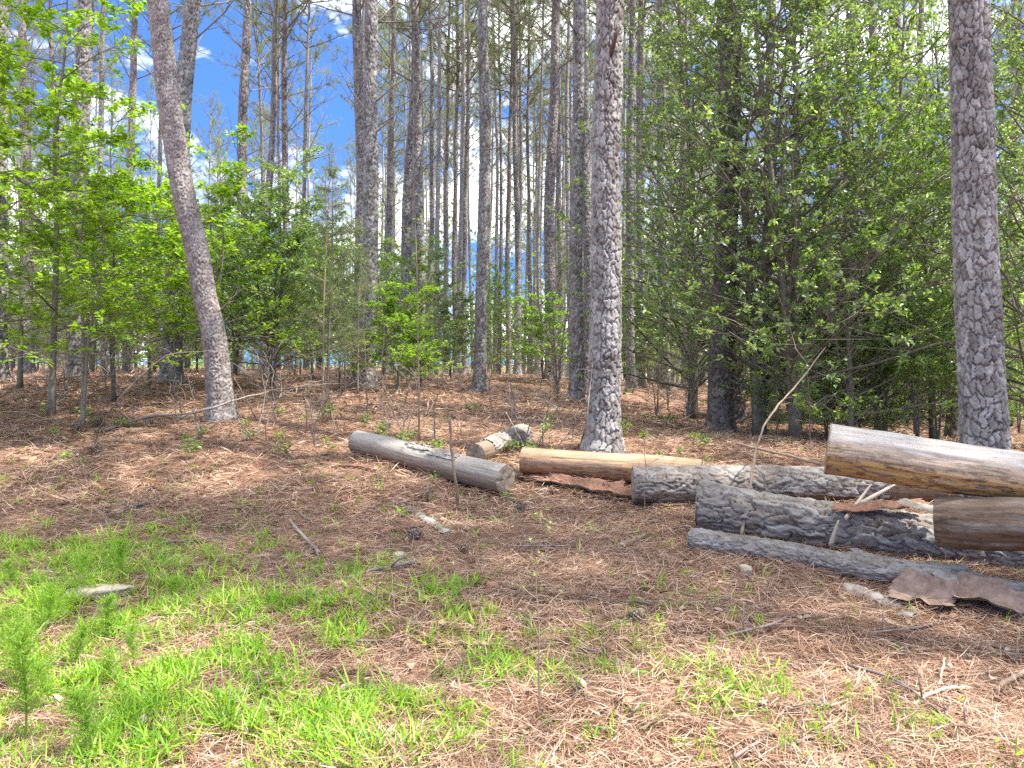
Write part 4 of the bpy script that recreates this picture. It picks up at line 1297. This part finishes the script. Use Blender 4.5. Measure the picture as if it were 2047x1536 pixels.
bark_slab('long reddish strip of bark lying in front of the tan log', on(1036, 958, dz=.03), on(1250, 1000, dz=.05), .2, .24, 1, True, .25)
bark_slab('reddish bark strip lying on the largest log', P(1672, 1026, 5.28) + [0, 0, .02], P(1850, 1008, 5.2) + [0, 0, .01], .11, .1, 2, True, .35)
bark_slab('grey ridged bark slab lying left of the mauve bark sheets', on(1685, 1180, dz=.03), on(1800, 1222, dz=.03), .13, .18, 3, False, .2)
bark_slab('mauve inner bark sheet leaning on the slim log, left of its darker neighbour', on(1785, 1198, dz=.05), on(1915, 1226, dz=.06), .20, .26, 4, True, .6, mat_in='bark_inner_mauve')
bark_slab('mauve brown bark sheet at the lower right, half under the curled grey flake', on(1905, 1205, dz=.07), on(2050, 1243, dz=.06), .19, .30, 17, True, .45, mat_in='bark_inner_mauve')
bark_slab('grey bark flake lying across the gap of the two mauve sheets', on(1868, 1192, dz=.13), on(1942, 1208, dz=.13), .10, .2, 15, False, .6)
bark_slab('narrow brown bark strip along the upper edge of the mauve sheets', on(1800, 1172, dz=.15), on(1935, 1188, dz=.16), .06, .2, 16, False, .5)
bark_slab('curled grey bark flake at the right edge in front of the mauve sheets', on(1985, 1222, dz=.05), on(2070, 1250, dz=.05), .12, .15, 5, False, .6)
bark_slab('brown rotten bark chunk lying along the top of the slim log', P(1700, 1102, 4.95) + [0, 0, .0], P(1860, 1140, 4.75), .09, .12, 6, False, .3)
bark_slab('brown rotten bark strip further right on the slim log', P(1880, 1152, 4.62), P(2010, 1170, 4.5), .08, .12, 7, False, .3)
bark_slab('dark crumbled bark chunk wedged under the yellow log', P(1800, 1000, 5.15), P(1880, 1022, 5.0), .11, .15, 8, False, .1)
bark_slab('dark bark strip on the straw left of the bleached log', on(638, 930), on(745, 942), .1, .15, 9, True, 0)
bark_slab('bark splinter lying in the straw before the bleached log', on(812, 1018), on(895, 1068), .07, .12, 10, False, 0)
bark_slab('thin bark flake beside the bark splinter in the straw', on(760, 1068), on(850, 1060), .05, .1, 11, True, 0)
bark_slab('small bark flake in front of the grey ridged slab', on(1795, 1232), on(1830, 1240), .06, .1, 12, False, 0, mat_in='bark_inner_mauve')

# ------------------------------------------------------------------ sticks
def stick(label, pts, r0, r1, mat='stick', twigs=0, seed=0, name='stick', group=None, cat='stick'):
    r = np.random.default_rng(seed + 900)
    pts = np.asarray(pts, float)
    base = pts[0].copy()
    p = smooth_path(pts - base, max(14, 5 * len(pts)))
    n = len(p)
    p[1:-1] += r.normal(0, r0 * .25, (n - 2, 3))
    mb_ = MB(); tube(mb_, p, np.linspace(r0, r1, n) * (1 + .15 * r.normal(size=n)), 8)
    for k in range(twigs):
        i = r.integers(n // 4, n - 1)
        d = norm(norm(p[i] - p[i - 1]) * .8 + r.normal(0, .7, 3) + [0, 0, .3]); l = r.uniform(.1, .45) * (r0 / .012) ** .5
        tube(mb_, np.array([p[i], p[i] + d * l * .5 + r.normal(0, .015, 3), p[i] + d * l]), [r1 * .8 + .001, r1 * .6 + .001, .001], 5)
    o = mb_.build(name, M[mat]); o.location = tuple(base)
    tag(o, label, cat, group)
    return o


stick('tall pale stick leaning across the pile up to the evergreen twigs', [on(1482, 1072, 5.45, 0), P(1497, 985, 5.6), P(1515, 885, 5.9), P(1552, 815, 6.2), P(1605, 755, 6.5), P(1650, 695, 6.8)], .0125, .004, 'stick', 3, 1)
stick('short straight stick crossing behind the tall leaning stick', [P(1472, 887, 6.6), P(1550, 905, 6.3), P(1640, 928, 6.0)], .013, .009, 'stick', 0, 2)
stick('upright grey stick planted in front of the bleached log', [on(917, 1018, dz=-.03), P(910, 960, 6.35), P(902, 890, 6.33), P(899, 835, 6.3)], .013, .010, 'stick', 0, 3)
stick('long fallen grey branch reaching right across the foot of the leaning pine', [on(203, 868, dz=.03), on(300, 852, dz=.12), P(390, 824, 8.85), P(470, 800, 9.1), P(580, 775, 9.5), P(690, 768, 9.9)], .021, .005, 'twig', 6, 4, 'fallen_branch', None, 'branch')
stick('arched pale branch rising from the broken stub towards the leaning pine', [on(196, 862, dz=.0), P(240, 795, 8.7), P(300, 735, 8.9), P(345, 708, 9.0), P(412, 702, 9.1)], .011, .005, 'stick', 4, 5, 'fallen_branch', None, 'branch')
stick('short dark prop branch under the long fallen branch', [on(403, 873, dz=-.01), P(393, 843, 8.85), P(386, 822, 8.85)], .016, .009, 'twig', 1, 6)
stick('crooked forked twig lying left of the bleached log', [on(480, 865, dz=.02), on(535, 895, dz=.06), on(580, 920, dz=.05), on(607, 936, dz=.02)], .010, .006, 'stick', 4, 7)
stick('short knobbly stick lying at the edge of the grass', [on(690, 1165, dz=.02), on(745, 1150, dz=.03), on(790, 1143, dz=.035), on(828, 1132, dz=.03)], .009, .012, 'twig', 1, 8)
stick('dark stick half buried in straw pointing at the viewer', [on(580, 1045, dz=.02), on(605, 1080, dz=.03), on(640, 1112, dz=.02)], .012, .010, 'twig', 1, 9)
stick('curved grey stick beside the dark half buried stick', [on(592, 1028, dz=.03), on(615, 1048, dz=.03), on(655, 1066, dz=.02)], .011, .008, 'stick', 0, 10)
stick('pale stub of wood lying right of the open straw', [on(1232, 1098, dz=.01), on(1262, 1090, dz=.025), on(1292, 1080, dz=.035)], .014, .016, 'stick', 0, 11)
stick('bent pale stick in the sunlit straw at the lower right', [on(1815, 1428, dz=.01), on(1850, 1408, dz=.03), on(1895, 1392, dz=.035), on(1940, 1388, dz=.02)], .008, .007, 'splinter', 0, 12)
stick('white splinter standing in the sunlit straw at the lower right', [on(1872, 1402, dz=-.01), on(1880, 1370, dz=.03), on(1888, 1340, dz=.05)], .009, .004, 'splinter', 0, 13)
stick('dark twig lying in the sunlit straw below the right pine cone', [on(1160, 1300, dz=.015), on(1210, 1322, dz=.02), on(1255, 1350, dz=.02)], .008, .006, 'twig', 2, 14)
stick('brown twig in the sun at the bottom right of centre', [on(1218, 1362, dz=.015), on(1260, 1382, dz=.02), on(1298, 1402, dz=.02)], .010, .006, 'twig', 1, 15)
stick('grey root like stick in the grass left of centre', [on(230, 1098, dz=.02), on(330, 1092, dz=.02), on(460, 1080, dz=.03)], .008, .006, 'twig', 2, 16)
stick('dark broken stick in the straw behind the grass', [on(228, 1037, dz=.02), on(262, 1025, dz=.04), on(302, 1012, dz=.03)], .014, .009, 'twig', 1, 17)
stick('pale stick lying at the far right in the straw', [on(1990, 1392, dz=.02), on(2020, 1372, dz=.03), on(2060, 1352, dz=.02)], .011, .013, 'stick', 0, 18)
stick('short dark peg standing in front of the bleached log', [on(855, 1000, dz=-.03), P(855, 985, 6.55), P(856, 968, 6.55)], .014, .008, 'twig', 0, 19)
stick('low forked grey twigs on the straw at the left', [on(10, 828, dz=.02), on(55, 838, dz=.08), on(100, 848, dz=.05), on(185, 846, dz=.03)], .010, .004, 'stick', 7, 20)
stick('thin dead stem leaning on the foot of the leaning pine', [on(512, 838, dz=0), P(492, 800, 9.3), P(468, 755, 9.2)], .008, .005, 'stick', 2, 21)
stick('bare twig leaning by the left face of the thick grey pine', [on(1160, 890, dz=0), P(1172, 840, 8.0), P(1180, 770, 8.1), P(1184, 730, 8.1)], .006, .003, 'twig', 3, 22)
stick('bare twig leaning behind the short bark log', [on(1052, 905, dz=0), P(1030, 860, 8.2), P(1012, 825, 8.3)], .008, .004, 'twig', 2, 23)
stick('thin fallen branch lying in the straw left of the thick grey pine', [on(1060, 848, dz=.04), on(1110, 852, dz=.06), on(1165, 862, dz=.05)], .010, .006, 'twig', 4, 24)
for k, (a, b_, lab) in enumerate((((1690, 1038, 5.2), (1742, 968, 5.6), 'pale split splinter standing on the largest log'), ((1718, 1008, 5.35), (1795, 966, 5.5), 'broad pale splinter lying behind the standing splinter'),
                                 ((1660, 1092, 5.1), (1676, 1040, 5.15), 'pale upright splinter between the slim log and the largest log'), ((1965, 1112, 4.62), (1952, 1080, 4.7), 'short pale splinter on the slim log at the right'))):
    A, B = P(*a), P(*b_)
    mb_ = MB(); t = norm(B - A); sd = norm(np.cross(t, [0, 1.0, 0])); n = 9
    s = np.linspace(0, 1, n)[:, None]
    c = A + (B - A) * s - A
    w = .016 * (1 - .75 * s ** 2); th_ = .004
    nr = np.cross(t, sd)
    v = np.stack([c - sd * w - nr * th_, c + sd * w - nr * th_, c + sd * w + nr * th_, c - sd * w + nr * th_], 1)
    q = []
    for i in range(n - 1):
        for j in range(4):
            q.append([i * 4 + j, i * 4 + (j + 1) % 4, (i + 1) * 4 + (j + 1) % 4, (i + 1) * 4 + j])
    q += [[3, 2, 1, 0], [(n - 1) * 4, (n - 1) * 4 + 1, (n - 1) * 4 + 2, (n - 1) * 4 + 3]]
    mb_.add(v.reshape(-1, 3), q)
    o = mb_.build('splinter', M['splinter'], None, False); o.location = tuple(A); tag(o, lab, 'splinter', 'wood splinters in the pile')

# small twigs strewn about
TW = []
for k in range(6):
    r = np.random.default_rng(300 + k)
    mb_ = MB(); L = r.uniform(.18, .5)
    p = np.stack([np.linspace(-.5, .5, 9) * L, .03 * np.sin(np.linspace(0, 4, 9) + k), .014 + .012 * np.sin(np.linspace(0, 3, 9) + 2 * k)], -1)
    tube(mb_, p, np.linspace(.006, .003, 9), 6)
    for q_ in range(2):
        i = r.integers(2, 8); d = norm(np.array([r.normal(), r.normal(), .35])); tube(mb_, np.array([p[i], p[i] + d * .05, p[i] + d * .1]), [.003, .0025, .001], 5)
    TW.append(mb_.mesh('twig', M[('twig', 'stick')[k % 2]]))
for i in range(70):
    u = rng.uniform(20, 2030); v = rng.uniform(800, 1500) if u < 1300 else rng.uniform(1200, 1500)
    g = ghit(u, v)
    o = link('twig', TW[i % 6]); o.location = tuple(g); o.rotation_euler = (0, 0, rng.random() * 6.28)
    s = rng.uniform(.7, 1.5); o.scale = (s, s, s)
    tag(o, 'thin dry twig lying loose on the pine straw', 'twig', 'dry twigs on the pine straw')

# ------------------------------------------------------------------ pine cones
def cone_mesh():
    mb_ = MB()
    H, R, N = .085, .032, 90
    i = np.arange(N); f = (i + .5) / N
    az = i * 2.39996; z = f * H
    prof = np.sin(np.pi * np.clip(f * .93 + .07, 0, 1)) ** .7
    c = np.stack([np.cos(az) * R * prof * .55, np.sin(az) * R * prof * .55, z], -1)
    el = -.2 + 1.3 * f
    d = np.stack([np.cos(az) * np.cos(el), np.sin(az) * np.cos(el), np.sin(el)], -1)
    nrm = np.stack([-np.cos(az) * np.sin(el), -np.sin(az) * np.sin(el), np.cos(el)], -1)
    tm = (np.array([[0, .35, 0], [0, -.35, 0], [.7, .55, .05], [.7, -.55, .05], [1, 0, .3], [.8, 0, -.35], [0, 0, -.2]]),
          [[0, 1, 3, 2]], [[2, 3, 4], [3, 5, 4], [2, 4, 5], [0, 2, 5], [1, 5, 3], [0, 5, 6], [1, 6, 5]])
    scatter_leaves(mb_, tm, c, d, nrm, R * (.35 + .45 * prof), .017 * (.5 + .6 * prof))
    tube(mb_, np.array([[0, 0, 0], [0, 0, H * .5], [0, 0, H * .95]]), [.012, .017, .005], 8)
    return mb_.mesh('pine_cone', M['cone'], False)


CM = cone_mesh()
for u, v, s, lab in ((180, 908, 1.35, 'open pine cone on the straw before the fallen branches at the left'), (1040, 1026, 1.2, 'open pine cone below the cut end of the bleached log'),
                     (1255, 1248, 1.0, 'open pine cone beside grass in the right middle of the straw'), (815, 1080, 1.1, 'pine cone beside the bark splinter in the straw'),
                     (192, 852, 1.3, 'dark pine cone near the broken stub of the fallen branches'), (160, 860, 1.3, 'dark pine cone left of the broken stub'),
                     (288, 855, 1.2, 'dark pine cone under the long fallen branch'), (925, 1108, 1.0, 'small cone in the open straw right of the white stone'),
                     (1690, 1082, .9, 'cone lying against the slim log')):
    g = ghit(u, v)
    o = link('pine_cone', CM); o.location = (g[0], g[1], g[2] + .028 * s); o.scale = (s, s, s)
    o.rotation_euler = (1.35, rng.normal(0, .3), rng.random() * 6.28)
    tag(o, lab, 'pine cone', 'pine cones on the ground')


# ------------------------------------------------------------------ stones
def stone(label, u, v, size, mat, seed, rz=0.0, name='stone', sink=.25):
    g = ghit(u, v)
    n, m = 20, 28
    th = np.linspace(0, np.pi, n); ph = np.arange(m) / m * 2 * np.pi
    T, Ph = np.meshgrid(th, ph, indexing='ij')
    d = np.stack([np.sin(T) * np.cos(Ph), np.sin(T) * np.sin(Ph), np.cos(T)], -1)
    d = np.sign(d) * np.abs(d) ** .75
    r = 1 + .22 * fbm(d[..., 0] * 1.5, d[..., 1] * 1.5, d[..., 2] * 1.5, seed, 3)
    vtx = d * r[..., None] * np.array(size) / 2
    i, j = np.meshgrid(np.arange(n - 1), np.arange(m), indexing='ij'); j2 = (j + 1) % m
    mb_ = MB(); mb_.add(vtx.reshape(-1, 3), np.stack([i * m + j, (i + 1) * m + j, (i + 1) * m + j2, i * m + j2], -1).reshape(-1, 4))
    o = mb_.build(name, M[mat]); o.location = (g[0], g[1], g[2] + size[2] * (.5 - sink)); o.rotation_euler = (0, 0, rz)
    tag(o, label, 'stone')


stone('pale flat slab half hidden by feathery weeds in the grass', 190, 1190, (.44, .17, .07), 'stone_pale', 3, .35, 'stone_slab')
stone('small tan stone at the edge of the grass in the centre', 985, 1180, (.075, .06, .06), 'stone_orange', 5, .4)
stone('orange brown stone in the straw at the left', 55, 925, (.17, .12, .07), 'stone_orange', 7, .2)
stone('white stone behind the knobbly stick', 797, 1118, (.10, .07, .06), 'stone_pale', 9, .9)
stone('pale stone before the slim log', 1490, 1150, (.06, .09, .07), 'stone_pale', 11, .3)
stone('flat tan stone in the right straw', 1560, 1250, (.13, .09, .03), 'stone_orange', 13, .3)
stone('small tan stone in the grass right of centre', 1100, 1280, (.10, .06, .04), 'stone_orange', 15, .1)

# straw drifted against the logs and round the feet of the pines, then everything into one sheet of litter
px, py, pa, pz = [], [], [], []
for A, B, r_ in LOGS:
    L = np.linalg.norm(B - A); n = int(L * 260)
    f = rng.random(n); sd_ = np.array([-(B - A)[1], (B - A)[0], 0]) / L
    off = rng.choice([-1, 1], n) * r_ * rng.uniform(.75, 1.5, n)
    q = A + (B - A) * f[:, None] + sd_ * off[:, None]
    px.append(q[:, 0]); py.append(q[:, 1]); pa.append(math.atan2((B - A)[1], (B - A)[0]) + rng.normal(0, .7, n)); pz.append(.055 * rng.random(n) * np.clip(1.5 - np.abs(off) / r_, 0, 1))
for u, v, Y, r_ in ((1203, 903, 8.3, .26), (443, 842, 9.5, .22), (957, 781, 17, .24), (342, 770, 14, .26), (733, 777, 15.5, .26), (1440, 868, 11.5, .27), (1152, 803, 16, .24)):
    g = P(u, v, Y); n = 420
    az = rng.random(n) * 6.283; rr = r_ * rng.uniform(.85, 1.7, n)
    px.append(g[0] + rr * np.cos(az)); py.append(g[1] + rr * np.sin(az)); pa.append(az + 1.57 + rng.normal(0, .5, n)); pz.append(.07 * rng.random(n) * np.clip(1.7 - rr / r_, 0, 1))
px, py, pa, pz = (np.concatenate(k) for k in (px, py, pa, pz))
el = rng.normal(.15, .25, len(px))
blades(straw_mb, np.stack([px, py, gz(px, py) + pz], -1), np.stack([np.cos(pa) * np.cos(el), np.sin(pa) * np.cos(el), np.sin(el)], -1), .16 * (.6 + .6 * rng.random(len(px))), .0055, rng.normal(.15, .15, len(px)), 2)
tag(straw_mb.build('pine_straw', M['straw']), 'fallen brown pine needles covering the forest floor', 'pine straw', kind='stuff')

# ------------------------------------------------------------------ light and sky
SUN_AZ, SUN_EL = math.radians(106), math.radians(61)         # clockwise from the view direction
sd_ = Vector((math.sin(SUN_AZ) * math.cos(SUN_EL), math.cos(SUN_AZ) * math.cos(SUN_EL), math.sin(SUN_EL)))
L = bpy.data.lights.new('sun', 'SUN'); L.energy = 5.0; L.angle = math.radians(.53); L.color = (1, .95, .86)
so = bpy.data.objects.new('sun', L); COL.objects.link(so); so.rotation_euler = sd_.to_track_quat('Z', 'Y').to_euler(); so.location = (10, -5, 30)

W = bpy.data.worlds.new('World'); sc.world = W; W.use_nodes = True
W.node_tree.nodes.clear(); t = NT(W.node_tree)
sky = t.n('TexSky', sky_type='NISHITA', sun_disc=False, sun_elevation=SUN_EL, sun_rotation=SUN_AZ, air_density=1.0, dust_density=.3, ozone_density=4.0)
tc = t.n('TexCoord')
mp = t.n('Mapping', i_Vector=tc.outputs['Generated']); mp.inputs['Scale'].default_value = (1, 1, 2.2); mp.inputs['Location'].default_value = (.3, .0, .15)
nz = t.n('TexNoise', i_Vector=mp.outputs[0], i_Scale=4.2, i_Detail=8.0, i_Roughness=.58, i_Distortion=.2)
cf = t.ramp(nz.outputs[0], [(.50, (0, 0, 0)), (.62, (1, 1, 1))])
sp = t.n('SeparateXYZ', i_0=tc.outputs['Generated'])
up = t.n('MapRange', i_Value=sp.outputs[2]); up.inputs[1].default_value = .45; up.inputs[2].default_value = .8; up.inputs[4].default_value = .16  # extra cloud cover overhead, out of view, added to lift the fill light
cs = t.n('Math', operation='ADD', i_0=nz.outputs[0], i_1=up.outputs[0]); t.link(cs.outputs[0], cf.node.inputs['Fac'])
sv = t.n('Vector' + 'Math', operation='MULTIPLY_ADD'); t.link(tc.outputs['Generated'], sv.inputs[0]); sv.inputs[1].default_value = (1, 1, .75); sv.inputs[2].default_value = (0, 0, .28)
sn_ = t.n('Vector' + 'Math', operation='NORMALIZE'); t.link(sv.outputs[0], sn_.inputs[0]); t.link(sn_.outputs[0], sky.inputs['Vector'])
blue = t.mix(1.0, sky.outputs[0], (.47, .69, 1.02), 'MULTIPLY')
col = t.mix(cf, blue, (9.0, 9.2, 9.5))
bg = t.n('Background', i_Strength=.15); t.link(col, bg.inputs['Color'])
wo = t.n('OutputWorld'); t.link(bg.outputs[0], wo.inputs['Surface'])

cam = bpy.data.cameras.new('camera'); co = bpy.data.objects.new('camera', cam); COL.objects.link(co)
co.location = (0, 0, CH); co.rotation_euler = (math.pi / 2, 0, 0)
cam.sensor_width = 36; cam.lens = F / 2047 * 36; cam.shift_y = -(768 - HV) / 2047
cam.clip_start = .05; cam.clip_end = 2000
sc.camera = co
sc.view_settings.view_transform = 'Standard'; sc.view_settings.look = 'None'; sc.view_settings.gamma = 1
sc.view_settings.exposure = 1.2
sc.cycles.max_bounces = 6; sc.cycles.diffuse_bounces = 4; sc.cycles.glossy_bounces = 2; sc.cycles.transmission_bounces = 4
sc.cycles.use_denoising = False
